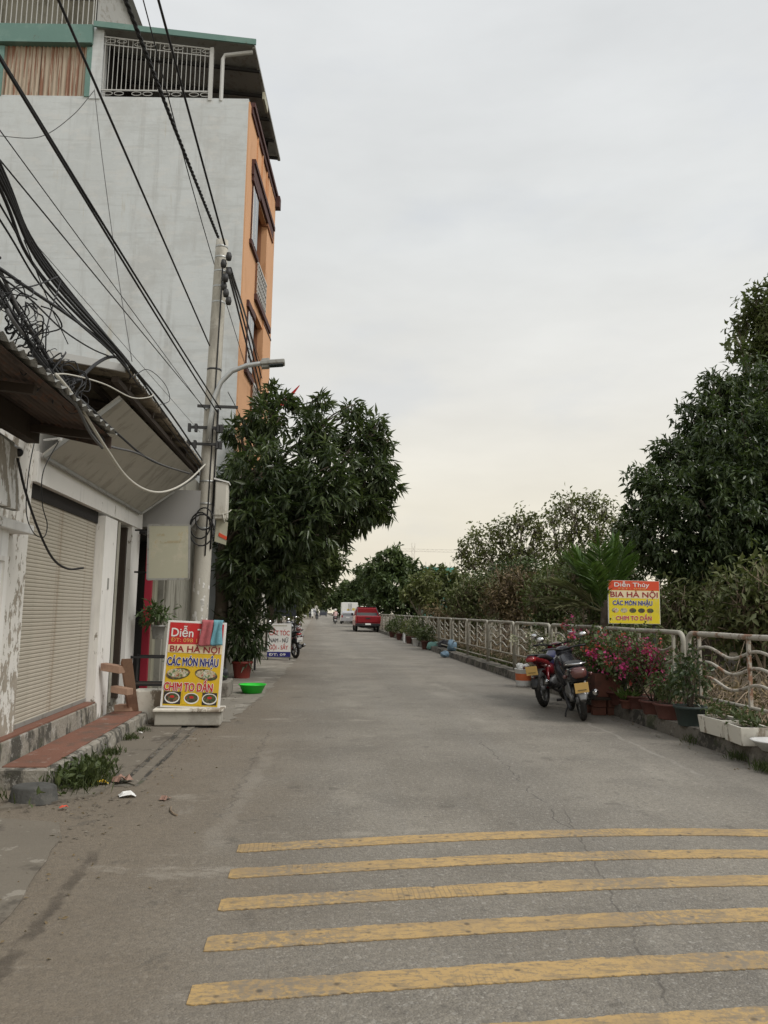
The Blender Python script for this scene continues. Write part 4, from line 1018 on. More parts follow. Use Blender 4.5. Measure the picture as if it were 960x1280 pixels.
n = 420; P = np.stack([np.where(rng.random(n) < .6, -1.55+rng.normal(size=n)*.25, 4.35+rng.normal(size=n)*.1), 3+rng.random(n)*11, np.full(n, .008)], 1)
D = unit(n)*np.array([1, 1, .15]); tag(foliage('debris', deadleaf_m, None, P, D, .03*(.4+rng.random(n)), .014), 'fallen leaf scraps along both road edges', 'debris')
# gravel and soil crumbs along the gutter
w = MB()
for i in range(260):
    c = Vector((-1.55+rnd.gauss(0, .09), rnd.uniform(5.3, 10), .006)) if i < 200 else Vector((rnd.uniform(-2.6, -1.6), rnd.uniform(5.9, 6.5), .012))
    s = rnd.uniform(.005, .018)
    w.add([c+Vector(v)*s for v in ((1, 0, 0), (-.6, .9, 0), (-.6, -.8, 0), (rnd.uniform(-.3, .3), 0, .9))], [(0, 1, 3), (1, 2, 3), (2, 0, 3)])
tag(w.build('gravel', slab_m), 'loose stones and crumbs along the gutter', 'gravel', kind='stuff')

# ================================================================== POLE, LAMP, CABLES
PY = 12.0
pole = thing('utility_pole', 'old concrete utility pole carrying cables and a street lamp', 'utility pole', (-1.80, PY, 0))
pb = Vector((0, 0, 0)); pt = Vector((.11, 0, 7.42))
def pax(z): return pb.lerp(pt, z/7.42)
w = MB().tube([pax(z) for z in (0, 1, 2, 3, 4, 5, 6, 7, 7.42)], .142, 20, True, .098); w.build('shaft', pole_m, pole, True)
w = MB()
for i in range(26):      # torn notices round the lower shaft
    z = rnd.uniform(.9, 2.0); a = rnd.uniform(-1.35, .9); h = rnd.uniform(.03, .12); da = rnd.uniform(.1, .3)
    r = .142-.044*z/7.42+.002; c = pax(z)
    vs = []
    for zz in (-h/2, h/2):
        for k in range(4):
            aa = a-math.pi/2+.55+da*(k/3-.5)*2*.6+rnd.uniform(-.02, .02)
            vs.append((c.x+r*math.cos(aa), c.y+r*math.sin(aa), z+zz+rnd.uniform(-.012, .012)))
    w.add(vs, [(k, k+1, k+5, k+4) for k in range(3)])
w.build('torn_notices', paper_m, pole)
for z in (7.3, 7.12, 6.88, 6.62, 6.36, 5.25, 4.6, 4.28, 3.45, 3.1, 2.72):
    r = .142-.044*z/7.42+.004; c = pax(z)
    MB().lathe([(r-.004, -.018), (r, -.016), (r, .016), (r-.004, .018)], 20, c).build('band', galv_m if z != 5.25 else iron_m, pole, True)
for z, l0, l1 in ((4.62, -.2, .42), (4.28, -.32, .22), (4.02, -.36, .2)):
    c = pax(z); MB().box(c.x+l0, c.x+l1, -.18, -.14, z-.02, z+.02).build('cross_arm', iron_m, pole)
w = MB()
for z in (4.28, 4.02):
    for x in (-.3, -.2, .14, .19): w.box(pax(z).x+x-.02, pax(z).x+x+.02, -.2, -.12, z-.07, z+.05)
w.build('insulator_brackets', iron_m, pole)
w = MB()
for i in range(7): w.lathe([(0, -.07), (.04, -.06), (.05, 0), (.035, .06), (0, .07)], 8, (.16+rnd.uniform(-.03, .12), -.15+rnd.uniform(-.1, .05), 7.05-i*.12))
w.build('cable_clamps', iron_m, pole, True)
w = MB().tube([(pax(z).x+.05, pax(z).y-.135+.005*z, z) for z in (7.0, 6, 5, 4, 3, 2.3)], .011, 6).tube([(pax(z).x+.13-.004*z, -.08, z) for z in (4.6, 4, 3, 2.4)], .013, 6)
w.build('riser_cable', cable_m, pole, True)
w = MB()
for i, (rr, cx, cz) in enumerate(((.2, .0, 2.75), (.24, .03, 2.68), (.17, .06, 2.85))):
    w.tube([(cx+rr*.75*math.cos(a), -.19-.02*i, cz+rr*math.sin(a)) for a in [j*2*math.pi/18 for j in range(19)]], .012, 6)
w.build('cable_coil', cable_m, pole, True)
lampt = thing('street_lamp', 'grey street lamp on a curved arm clamped to the concrete pole', 'street lamp', (-1.72, PY-.2, 4.0))
pp = [AY(x, y, PY-.2) for x, y in ((260, 552), (264, 520), (268, 497), (276, 478), (290, 464), (308, 457), (322, 455), (333, 454))]
MB().tube(pp, .038, 12).build('arm', galv_m, lampt, True, True)
a, b = AY(326, 455, PY-.2), AY(356, 453, PY-.2); mid = (a+b)/2; ax = (b-a)/2
MB().obox(mid, ax, (0, .1, 0), (0, 0, .035)).build('head', greymetal_m, lampt, world=True, bevel=.015)
MB().obox(a+(b-a)*.2, ax*.32, (0, .06, 0), (0, 0, .075)).build('driver_box', greymetal_m, lampt, world=True, bevel=.01)
MB().obox(mid+ax*.25-Vector((0, 0, .04)), ax*.6, (0, .08, 0), (0, 0, .006)).build('lens', glass_m, lampt, world=True)
mt = thing('meter_box', 'pale electricity meter box strapped to the pole', 'meter box', (-1.575, PY-.05, 2.78)); mt.scale = (.88, .88, .88)
MB().obox((.07, 0, .42), (.105, 0, 0), (0, .13, 0), (0, 0, .33)).build('housing', metersteel_m, mt, bevel=.02)
MB().obox((.16, 0, .38), (.025, 0, 0), (0, .11, 0), (0, 0, .26)).build('cover', metersteel_m, mt, bevel=.012)
MB().obox((.07, 0, .77), (.13, .0, -.03), (0, .15, 0), (0, 0, .012)).build('lid', white_plastic_m, mt)
MB().tube([(-.05, -.14, .16), (.08, -.145, .17), (.2, -.13, .2), (.26, -.12, .26)], .008, 5).tube([(.12, -.14, .18), (.16, -.15, .02)], .01, 5).build('tie', cable_white_m, mt, True)
MB().obox((.09, -.02, -.12), (.1, 0, -.03), (0, .012, 0), (.01, 0, .2)).build('notice', faded_m, mt)
MB().obox((.12, -.036, -.2), (.07, 0, -.035), (0, .004, 0), (.004, 0, .03)).build('notice_stripe', signorange_m, mt)

def curve_pts(pts, k=10):
    """Catmull-Rom through points"""
    pts = [Vector(p) for p in pts]; P = [pts[0]*2-pts[1]]+pts+[pts[-1]*2-pts[-2]]; o = []
    for i in range(1, len(P)-2):
        for j in range(k):
            t = j/k; a, b, c, d = P[i-1:i+3]
            o.append(.5*((2*b)+(c-a)*t+(2*a-5*b+4*c-d)*t*t+(3*b-a-3*c+d)*t**3))
    return o+[pts[-1]]
def cable(label, pts, r=.012, m=cable_m, sag=0, group=None, cat='cable', ext=0, name='overhead_cable'):
    pts = [Vector(p) for p in pts]
    if ext: pts = [pts[0]+(pts[0]-pts[1])*ext]+pts[1:]
    if len(pts) == 2:
        a, b = pts; pts = [a.lerp(b, t)-Vector((0, 0, sag*4*t*(1-t))) for t in [i/16 for i in range(17)]]
    else: pts = curve_pts(pts)
    o = MB().tube(pts, r, 6).build(name, m, None, True); return tag(o, label, cat, group)
GP = 'cables strung from the left to the utility pole'
XN = -1.95
PO = lambda x, y: AY(x, y, PY-.15)
cable('single black cable running down to the middle of the utility pole', [AX(73, 0, XN), PO(262, 432)], .012, ext=.5, group=GP)
# twisted supply cable
a = AX(160, 0, XN); b = PO(273, 297); a = a+(a-b)*.5; w = MB()
for s_ in range(3):
    w.tube([a.lerp(b, t)+Vector((math.cos(t*150+s_*2.09)*.014, 0, math.sin(t*150+s_*2.09)*.014))-Vector((0, 0, .06*4*t*(1-t))) for t in [i/160 for i in range(161)]], .012, 5)
tag(w.build('overhead_cable', cable_m, None, True), 'thick twisted black cable reaching the top of the utility pole', 'cable', GP)
cable('thin cable passing left of the pole top and on into the mango tree', [AX(179, 0, XN), AX(253, 280, -1.85), AX(317, 493, -1.75), AX(345, 600, -1.8)], .007, group=GP)
cable('straight black cable just right of the twisted cable at the pole top', [AX(198, 0, XN), PO(281, 306)], .016, ext=.5, group=GP)
for dx, lb in ((0, 'upper of the paired cables falling to the lamp bracket'), (4, 'lower of the paired cables falling to the lamp bracket')):
    cable(lb, [AX(0, 62+dx*.6, XN), PO(276-dx, 512+dx)], .011, ext=.4, sag=.05, group=GP)
cable('thin cable ending at the upper insulator bracket', [AX(0, 163, XN), PO(256, 512)], .004, ext=.4, group=GP)
cable('thin cable ending at the lower insulator bracket', [AX(0, 200, XN), PO(258, 513)], .0055, ext=.4, group=GP)
cable('hair-thin cable crossing the grey wall to the pole', [AX(40, 300, -2.2), PO(250, 540)], .003, group=GP, m=cable_grey_m)
for i, (x0, y0, x1, y1, x2, y2, lb) in enumerate(((0, 205, 52, 318, 158, 450, 'topmost strand of the black cable bundle resting on the canopy edge'), (0, 212, 54, 326, 160, 455, 'second strand of the black cable bundle on the canopy edge'), (0, 219, 56, 333, 164, 458, 'middle strand of the black cable bundle on the canopy edge'), (0, 226, 60, 344, 166, 462, 'fourth strand of the black cable bundle on the canopy edge'), (0, 236, 50, 342, 158, 458, 'lowest strand of the black cable bundle on the canopy edge'), (0, 256, 70, 372, 162, 466, 'loose strand hanging under the black cable bundle'), (0, 275, 62, 370, 150, 452, 'lowest loose strand beneath the cable bundle'))):
    q = .012 if i < 5 else .007
    A = AX(x0, y0, XN); Bm = AX(x1, y1, XN+.02*i-.05); Cc = AX(x2, y2, -1.82)
    cable(lb, [A+(A-Bm)*2, A, Bm, Cc]+([(-1.80-.015*i, 9.0, 3.80-.012*i), (-1.8, PY-.3, 3.74-.03*i)] if i % 3 == 0 else [(-2.0-.05*i, 7.6+.1*i, 3.84), (-2.6, 8.2, 3.93)]), q, group='strands of the cable bundle on the canopy')
tz = [(0, 368), (20, 400), (45, 440), (75, 480), (105, 520), (128, 550), (150, 560)]
for i in range(9):
    o = rnd.uniform(-10, 10); lb = 'strand of the tangled black cable bundle above the rusty awning'
    P = [AX(x+o*1.3*(1-j/7)+rnd.uniform(-3, 3), y-o*.8*(1-j/7)+rnd.uniform(-4, 4), -1.86+rnd.uniform(-.05, .05)) for j, (x, y) in enumerate(tz)]
    P = P[:-1]+([AX(170, 566, -1.9), AX(205, 582, -1.9), AX(238, 592, -1.9)] if i == 0 else [Vector((-2.2-.05*i, 6.9, 3.1)), Vector((-2.7, 7.2, 3.3))])
    cable(lb, [P[0]+(P[0]-P[1])*2]+P, .012 if i < 5 else .006, m=cable_m if i % 4 else cable_grey_m, group='strands of the tangled cable bundle')
w = MB()
for i in range(28):
    j = rnd.random()**1.3; x = 2+j*85; y = 372+j*118; c = AX(x+rnd.uniform(-14, 14), y+rnd.uniform(-16, 16), -1.85); r = rnd.uniform(.05, .16); e = rnd.uniform(.4, 1)
    a0 = rnd.uniform(0, 6.28); u = Vector(unit(1)[0]); v = u.orthogonal().normalized()
    u = (u*Vector((.5, .7, 1))).normalized(); n_ = rnd.randint(9, 22)
    w.tube(curve_pts([c+(u*math.cos(a0+a*.6)+v*math.sin(a0+a*.6)*e)*r*(1+.25*math.sin(a*1.7))+Vector(rng.normal(size=3))*.008 for a in range(n_)], 4), rnd.choice((.0028, .004, .0055)), 4)
tag(w.build('wire_tangle', cable_m, None, True), 'knot of loose wire loops above the rusty awning', 'wire tangle', kind='stuff')
XK = -1.86
def ck(lb, pts, r, m=cable_m, X=XK, name='overhead_cable', group=None): cable(lb, [AX(x, y, X) for x, y in pts], r, m, name=name, group=group)
ck('thick slack cable curving across the grey wall to the canopy corner', ((-60, 300), (0, 336), (39, 363), (78, 389), (117, 418), (141, 441)), .011)
ck('slack thin cable below the thick curve at the canopy corner', ((-20, 330), (4, 348), (39, 375), (78, 412), (113, 435), (138, 446)), .006)
ck('cable looping down from the bundle to the canopy gable', ((76, 351), (64, 389), (58, 414), (57, 441)), .005)
ck('short cable slung sideways from the tangle to the bundle', ((12, 361), (43, 357), (72, 346)), .005)
ck('thin cable straight down from the tangle towards the canopy', ((30, 300), (62, 380), (85, 430)), .004)
ck('thick black cable rising from the shop canopy to the bundle', ((95, 478), (120, 455), (140, 446), (160, 452)), .014)
ck('grey conduit running down past the edge of the rusty awning', ((60, 462), (78, 490), (96, 508), (112, 540), (128, 560)), .012, cable_grey_m, -1.75)
ck('slack white cable drooping in front of the grey board to the pole', ((70, 468), (95, 500), (133, 561), (160, 598), (187, 614), (212, 613), (236, 600), (257, 580)), .013, cable_white_m, -1.78)
ck('thin white cable along the canopy gable', ((60, 470), (85, 468), (130, 480), (165, 497), (188, 496), (192, 490)), .006, cable_white_m, -1.8)
ck('black cable crossing the grey board under the canopy', ((95, 495), (115, 512), (150, 545), (190, 576), (236, 592)), .011, cable_m, -1.9)
ck('looped thin wire sticking out above the canopy edge', ((165, 472), (185, 462), (206, 480), (212, 500), (200, 506)), .004, cable_m, -1.75)
cable('black cable dangling across the roller shutter with a cut end', [AX(x, y, -2.4) for x, y in ((22, 573), (32, 615), (48, 662), (66, 698), (85, 711), (104, 710))], .011, name='dangling_cable')
cable('thin wire looping down the peeling pillar beside the shutter', [AX(x, y, -2.5) for x, y in ((47, 533), (36, 590), (33, 640), (42, 666), (55, 671), (59, 655), (53, 630), (54, 590), (73, 552))], .005, name='dangling_cable')
cable('thin wire hanging down the grey side wall', [AY(118, 112, 17.75), AY(128, 200, 17.7), AY(147, 340, 17.5), AY(165, 452, 16)], .009, cable_grey_m, name='dangling_cable')
cable('slack wire slung over the grey side wall at the left', [AY(-30, 168, 17.6), AY(0, 170, 17.6), AY(50, 171, 17.6), AY(90, 145, 17.65), AY(118, 113, 17.75)], .009, cable_grey_m, name='dangling_cable')
for i, lb in enumerate(('leftmost of the cables descending from the pole top into the mango tree', 'middle cable descending from the pole top into the mango tree', 'right cable descending from the pole top into the mango tree')):
    cable(lb, [PO(284+i*2, 335), AX(303+i*4, 410, -1.72), AX(325+i*4, 500, -1.72), AX(345+i*3, 590, -1.75), (-1.2, 55, 7.2)], .02, group='cables leaving the pole towards the mango tree')
cable('thin cable leaving the clamps on the pole for the orange house', [PO(297, 365), AX(310, 405, -1.7), AX(335, 485, -1.8)], .008)
cable('thin cable from the lamp bracket into the mango tree', [PO(285, 490), AY(300, 520, 14), AY(320, 570, 16)], .007)

# ================================================================== RIGHT SIDE: RAILING
ZT = 1.285; RX = 4.76
def rail_bay(parent, y0, m, length=2.86, parts=None):
    """one welded bay: arched tube frame, three wavy rails, uprights, two straight rails. Local coordinates along y."""
    if parts is None:
        parts = []
        r = .11; y1 = length
        pth = [(0, .04, .1), (0, .04, ZT-r)]+[(0, .04+r*(1-math.cos(a)), ZT-r+r*math.sin(a)) for a in (.4, .8, 1.2)]+[(0, .04+r, ZT)]
        pth += [(0, .7, ZT+.004), (0, 1.5, ZT-.003), (0, 2.2, ZT+.002)]
        pth += [(0, y1-.04-r, ZT)]+[(0, y1-.04-r*(1-math.cos(a)), ZT-r+r*math.sin(a)) for a in (1.2, .8, .4)]+[(0, y1-.04, ZT-r), (0, y1-.04, .1)]
        parts.append(('frame_tube', MB().tube(pth, .033, 10)))
        ya, yb = .32, length-.32
        for z in (1.08, .90, .72):
            parts.append(('wave_rail', MB().tube([(0, y_, z+.052*math.sin((y_-ya)/(yb-ya)*math.pi*4+2.6)) for y_ in [ya+(yb-ya)*i/28 for i in range(29)]], .018, 7)))
        for y_ in (ya, length/2, yb):
            parts.append(('upright', MB().box(-.018, .018, y_-.018, y_+.018, .5, ZT-.02)))
        for z in (.52, .30):
            parts.append(('straight_rail', MB().tube([(0, .04, z), (0, length-.04, z)], .02, 7)))
        parts = [(n, b.build(n, m, parent, n != 'upright')) for n, b in parts]
        for n, o in parts: o.location = (0, y0, 0)
        return parts
    for n, o in parts:
        c = o.copy(); COL.objects.link(c); c.parent = parent; c.location = (0, y0, 0)
    return parts
rA = thing('railing', 'pale grey tubular railing with wavy rails receding along the right kerb', 'railing', (RX, 9.72, 0))
pr = None
for i in range(24): pr = rail_bay(rA, i*2.9, fence_m, parts=pr)
rB = thing('railing', 'rust-stained near end of the wavy railing at the right edge', 'railing', (RX, 6.8, 0))
pb_ = rail_bay(rB, 0, fence_rust_m); rail_bay(rB, -2.9, fence_rust_m, parts=pb_); rail_bay(rB, -5.8, fence_rust_m, parts=pb_)
fw_ = thing('parapet', 'low pale parapet wall along the far right side of the road', 'wall', (4.76, 110, 0))
MB().box(-.1, .1, -28, 60, 0, 1.15).build('wall', concrete_m, fw_)

# ---- yellow signboard behind the railing
sy = thing('menu_signboard', 'yellow eatery signboard with orange top on posts behind the railing', 'sign', (5.38, 12.75, 1.36), R(2))
MB().box(-.47, .45, -.01, .02, 0, .73).build('frame', signwhite_m, sy)
MB().add([(-.462, -.0125, .006), (.442, -.0125, .006), (.442, -.0125, .725), (-.462, -.0125, .725)], [(0, 1, 2, 3)]).build('yellow_panel', signyellow2_m, sy)
MB().add([(-.462, -.014, .565), (.442, -.014, .565), (.442, -.014, .725), (-.462, -.014, .725)], [(0, 1, 2, 3)]).build('orange_panel', signorange_m, sy)
MB().add([(-.44, -.0138, .43), (.43, -.0138, .43), (.43, -.0138, .56), (-.44, -.0138, .56)], [(0, 1, 2, 3)]).build('cream_band', signcream_m, sy)
for x in (-.35, .36): MB().bar((x, .05, -1.5), (x, .05, .3), .04).build('post', iron_m, sy)
def T4(tx, sz, m, x, z, wd, bold=.02, outline=None):
    if outline: text(tx, sz, outline, sy, x, z, -.0148, 'lettering', bold+.04, wd)
    text(tx, sz, m, sy, x, z, -.017, 'lettering', bold, wd)
T4('Diễn Thúy', .1, signwhite_m, -.36, .625, .62, .014)
T4('ĐT: 098', .035, signorange2_m, -.3, .58, .5, .004)
T4('BIA HÀ NỘI', .125, signmaroon_m, -.43, .45, .84, .018)
T4('CÁC MÓN NHẬU', .105, signnavy_m, -.39, .315, .7, .024, signwhite_m)
T4('CHIM TO DẦN', .095, signtextred_m, -.34, .065, .63, .024, signwhite_m)
for i in range(5):
    cx = -.35+i*.155; n = 14
    MB().add([(cx+.062*math.cos(2*math.pi*j/n), -.0145, .225+.04*math.sin(2*math.pi*j/n)) for j in range(n)], [tuple(range(n))]).build('dish_photo', foodA_m if i < 2 else foodB_m, sy)

# ---- plants in pots along the kerb
def bougain(x, y, z, lab, potm, h, r, stems, nl, nf, fm, potr=.2, poth=.2, sx=1.3):
    t = pot('bougainvillea', lab, (x, y, z), potr, poth, potm, None, 1.0, sx)
    b = MB(); tips = []
    for _ in range(stems):
        a = (rnd.uniform(-.05, .05), rnd.uniform(-.05, .05), poth*.9); e = (rnd.gauss(0, r*.6), rnd.gauss(0, r*.6), rnd.uniform(.55, 1)*h)
        p = limb(b, a, e, .012, .005, .3, 4, 6); tips += p[3:]
        for _ in range(3):
            q = p[rnd.randint(2, 5)]; e2 = q+Vector((rnd.gauss(0, .16), rnd.gauss(0, .16), rnd.uniform(-.05, .2))); limb(b, q, e2, .005, .002, .3, 3, 3); tips.append(e2)
    b.build('stem', bark_m, t, True)
    T = np.array([tuple(v) for v in tips]); i = rng.integers(0, len(T), nl)
    P = T[i]+rng.normal(size=(nl, 3))*.09
    foliage('foliage', shrub_leaf_m, t, *rosettes(P, unit(nl), 4, .8, .055, .032, .3, .025), world=False)
    ci = rng.choice(len(T), max(6, nf//9)); ci = ci[T[ci, 2] > h*.35] if (T[ci, 2] > h*.35).any() else ci
    Pf = T[rng.choice(ci, nf)]+rng.normal(size=(nf, 3))*.05
    for m_, sel in fm:
        k = int(nf*sel); s_ = Pf[:k]; Pf = Pf[k:]
        if len(s_): foliage('flowers', m_, t, *rosettes(s_, unit(len(s_)), 3, .9, .06, .05, .0, .02), world=False)
    return t
bougain(4.66, 11.55, .16, 'tall bougainvillea with red and magenta flowers left of centre in the row', maroonpot_m, 1.05, .38, 11, 420, 230, ((bougain_red_m, .45), (bougain_m, .55)))
bougain(4.68, 11.0, .16, 'bougainvillea with bright magenta flowers in the oval brown pot', maroonpot_m, 1.04, .42, 12, 460, 250, ((bougain_m, .7), (bougain_red_m, .3)), .22, .2, 1.0)
bougain(4.68, 10.45, .16, 'bougainvillea with magenta clusters nearest the railing joint', maroonpot_m, 1.05, .36, 10, 360, 200, ((bougain_m, .9), (bougain_red_m, .1)), .2, .19, 1.1)
bougain(4.72, 13.6, .16, 'bougainvillea with pale pink and red flowers behind the motorbikes', maroonpot_m, 1.25, .36, 9, 300, 130, ((bougain_m, .4), (bougain_pale_m, .35), (bougain_red_m, .25)))
bougain(4.74, 15.6, .16, 'cream-flowered bush behind the red motorbike mirrors', terracotta_m, 1.0, .36, 9, 300, 170, ((whiteflower_m, 1.0),))
bougain(4.66, 12.5, .16, 'bushy bougainvillea with red flowers beside the black motorbike', maroonpot_m, 1.15, .35, 10, 340, 100, ((bougain_red_m, .6), (bougain_m, .4)))
# square brick-red planter on bricks with broad-leaved plant
pl = thing('planter_box', 'square brick-red planter with broad leaves, raised on bricks', 'planter', (4.42, 11.75, 0))
MB().box(-.2, .2, -.22, .2, .27, .62).build('box', terracotta_m, pl, bevel=.012); MB().box(-.24, .24, -.26, .24, .23, .27).build('board', darkwood_m, pl)
MB().box(-.175, .175, -.195, .175, .615, .625).build('soil', soil_m, pl)
for x, y_, z in ((-.13, -.15, 0), (.1, -.14, 0), (-.12, .13, 0), (-.12, -.14, .115), (.1, -.15, .115)):
    MB().box(x-.1, x+.1, y_-.05, y_+.05, z+.002, z+.113).build('brick', terracotta_m, pl, bevel=.006)
n = 46; P = np.stack([rng.normal(size=n)*.12, rng.normal(size=n)*.12, .62+rng.random(n)*.35], 1)
foliage('leaves', bright_leaf_m, pl, P, unit(n)*np.array([1, 1, .4]), .15, .11, world=False)
P = np.stack([rng.normal(size=60)*.14, rng.normal(size=60)*.14, .65+rng.random(60)*.5], 1); foliage('leaves', pot_leaf_m, pl, P, unit(60)*np.array([1, 1, .5]), .12, .08, world=False)
dp = thing('planter_box', 'tall dark planter next to the brick-red one', 'planter', (4.66, 11.95, .17)); MB().box(-.16, .16, -.18, .18, 0, .42).build('box', blackpot_m, dp, bevel=.012); MB().box(-.145, .145, -.165, .165, .41, .425).build('soil', soil_m, dp)
gp = pot('pot_plant', 'grey-green leafy plant in the dark green pot at the railing joint', (4.62, 9.35, .17), .19, .24, blackpot_m); bush(gp, dark_leaf_m, .24, .95, .26, 75, .1, .04, 6, .35)
g2 = pot('pot_plant', 'brown tub with trailing grey leaves beside the bougainvillea', (4.66, 9.95, .17), .2, .2, maroonpot_m, None, 1.1, 1.1); bush(g2, shrub_leaf_m, .2, .6, .24, 70, .09, .03, 5, .5)
g3 = pot('pot_plant', 'small pot with fresh yellow-green blades between the bougainvilleas', (4.5, 11.02, .17), .1, .12, terracotta_m)
P = np.stack([rng.normal(size=50)*.04, rng.normal(size=50)*.06, np.full(50, .12)], 1); foliage('leaves', bright_leaf_m, g3, P, unit(50)*.6+np.array([0, 0, .8]), .2, .035, world=False)
for (x, y_, L, rz, lb) in ((4.64, 8.62, .5, 2, 'longer stained foam box planter left of the other foam box'), (4.6, 8.05, .46, -6, 'stained foam box planter nearest the right edge')):
    t = thing('foam_planter', lb, 'planter', (x, y_, .175), R(rz), 'foam box planters on the kerb')
    w = MB(); o_, i_, H = .17, .14, .19; h = L/2
    vs = [(-o_+.02, -h+.02, 0), (o_-.02, -h+.02, 0), (o_-.02, h-.02, 0), (-o_+.02, h-.02, 0), (-o_, -h, H), (o_, -h, H), (o_, h, H), (-o_, h, H), (-i_, -h+.03, H), (i_, -h+.03, H), (i_, h-.03, H), (-i_, h-.03, H), (-i_, -h+.03, H-.05), (i_, -h+.03, H-.05), (i_, h-.03, H-.05), (-i_, h-.03, H-.05)]
    w.add(vs, [(3, 2, 1, 0)]+[(a, (a+1) % 4, 4+(a+1) % 4, 4+a) for a in range(4)]+[(4+a, 4+(a+1) % 4, 8+(a+1) % 4, 8+a) for a in range(4)]+[(8+a, 8+(a+1) % 4, 12+(a+1) % 4, 12+a) for a in range(4)]); w.build('box', styro_m, t, bevel=.006)
    MB().box(-i_+.002, i_-.002, -h+.032, h-.032, H-.06, H-.035).build('soil', soil_m, t)
    n = 90; P = np.stack([rng.normal(size=n)*.09, (rng.random(n)-.5)*L*.9, H-.03+rng.random(n)*.18], 1); foliage('leaves', shrub_leaf_m, t, P, unit(n)+np.array([0, 0, .5]), .09, .035, world=False)
bw = thing('white_bowl', 'white bowl on the kerb at the right edge', 'bowl', (4.6, 7.6, .175))
MB().lathe([(0, 0), (.1, 0), (.19, .09), (.205, .095), (.205, .105), (.18, .1), (.09, .02), (0, .02)], 22).build('bowl', white_plastic_m, bw, True)
for c, n in (((4.42, 7.4, 0), 160), ((4.46, 8.0, 0), 70), ((4.47, 9.0, 0), 40), ((4.47, 6.8, 0), 140)):
    weeds('weeds', 'dry weeds growing at the foot of the right kerb', c, .06, n, .13)
# palm
pm = thing('palm', 'young feathery palm rising behind the railing next to the yellow signboard', 'palm', (4.95, 13.0, -.2))
MB().tube([(0, 0, 0), (-.02, 0, .8), (0, -.02, 1.5), (.02, 0, 1.95)], .12, 12, True, .07).build('trunk', bark_m, pm, True)
def frond(az, el, L, droop, n, m, ll, name='frond', z0=1.75):
    st = MB(); P, D = [], []
    p = Vector((0, 0, z0)); d = Vector((math.sin(az)*math.cos(el), math.cos(az)*math.cos(el), math.sin(el))); pts = [p.copy()]
    for i in range(16):
        d = (d+Vector((0, 0, -droop/16))).normalized(); p = p+d*L/16; pts.append(p.copy())
    st.tube(pts, .014, 5, True, .003); fr = st.build(name, m, pm, True)
    for i in range(n):
        t = .22+.78*i/n; k = t*16; q = pts[int(min(k, 15))].lerp(pts[int(min(k, 15))+1], k-int(min(k, 15))); dd = (pts[min(int(k)+1, 16)]-pts[int(min(k, 15))]).normalized()
        sd = dd.cross(Vector((0, 0, 1)));
        if sd.length < .05: sd = dd.cross(Vector((0, 1, 0)))
        sd.normalize()
        for s_ in (-1, 1):
            P.append(q); D.append(dd*.75+sd*s_*.75+Vector((0, 0, rnd.uniform(-.1, .22))))
    ln = np.repeat(np.array([ll*(.45+.55*math.sin(math.pi*min(1, .15+.8*i/n))) for i in range(n)]), 2)
    foliage('leaflets', m, fr, [tuple(v) for v in P], [tuple(v) for v in D], ln, .034, kind='stuff', world=False)
for az, el, L, dr, m_ in ((-1.2, 1.5, 1.25, .05, palm_leaf_m), (1.6, 1.42, 1.2, .1, palm_leaf_m), (1.2, 1.2, 1.15, .2, palm_leaf_m), (-1.5, 1.05, 1.05, .3, palm_leaf_m), (-2.6, 1.3, 1.05, .3, palm_leaf_m), (1.5, 1.1, .95, .25, palm_leaf_m), (-1.6, .75, 1.0, .75, palm_dry_m), (-1.3, .45, 1.0, .7, palm_dry_m), (-1.75, .3, .85, .6, palm_dry_m), (-.9, 1.2, 1.1, .3, palm_leaf_m), (-2.4, 1.0, .9, .5, palm_leaf_m)):
    frond(az, el, L*1.08, dr*.75, 36, m_, .46)
# bucket and bags further along
bk = thing('bucket', 'white paint bucket with orange label and rubbish in it by the kerb', 'bucket', (4.32, 16.0, 0))
MB().lathe([(0, 0), (.145, 0), (.155, .04), (.17, .34), (.18, .345), (.18, .37), (.165, .37), (.16, .3), (0, .3)], 20).build('pail', white_plastic_m, bk, True)
MB().lathe([(.1605, .13), (.1685, .27)], 20).build('label_band', bucketlabel_m, bk, True)
w = MB()
for i in range(9): w.lathe([(0, -.05), (.05, -.03), (.06, .01), (.03, .05), (0, .06)], 6, (rnd.uniform(-.09, .09), rnd.uniform(-.09, .09), .39+rnd.uniform(-.02, .03)))
w.build('rubbish', litterwhite_m, bk)
def bag(label, c, r, h, m, sx=1.0):
    w = MB(); n = 14; prof = [(0, 0), (.8, .02), (1, .3), (.95, .6), (.7, .8), (.45, .9), (.15, .93), (0, .9)]
    base = len(w.v)
    w.lathe([(r*a*(1+rnd.uniform(-.12, .12)), h*b) for a, b in prof], n, (0, 0, 0), sx, 1)
    w.v = [(x*rnd.uniform(.65, 1.3), y*rnd.uniform(.65, 1.3), max(0, z+rnd.uniform(-.05, .05))) for x, y, z in w.v]
    o = w.build('rubbish_bag', m, None, False); o.location = c; o.modifiers.new('sub', 'SUBSURF').levels = 1; o.modifiers['sub'].render_levels = 1; tag(o, label, 'bag', 'bags left by the kerb'); return o
def gx(px, py, z=0): return tuple(G(px, py, z))
bag('teal plastic bag slumped on the kerb far along the railing', gx(543, 813), .24, .36, tealbag_m, 1.35)
bag('black plastic bag between the teal and blue bags', gx(556, 815), .3, .5, blackbag_m)
bag('light blue plastic bag in front of the black bag', gx(556, 822), .17, .24, bluebag_m)
bag('blue-grey bag leaning on the railing behind the black bag', gx(565, 814, .17), .2, .42, bluebag_m)
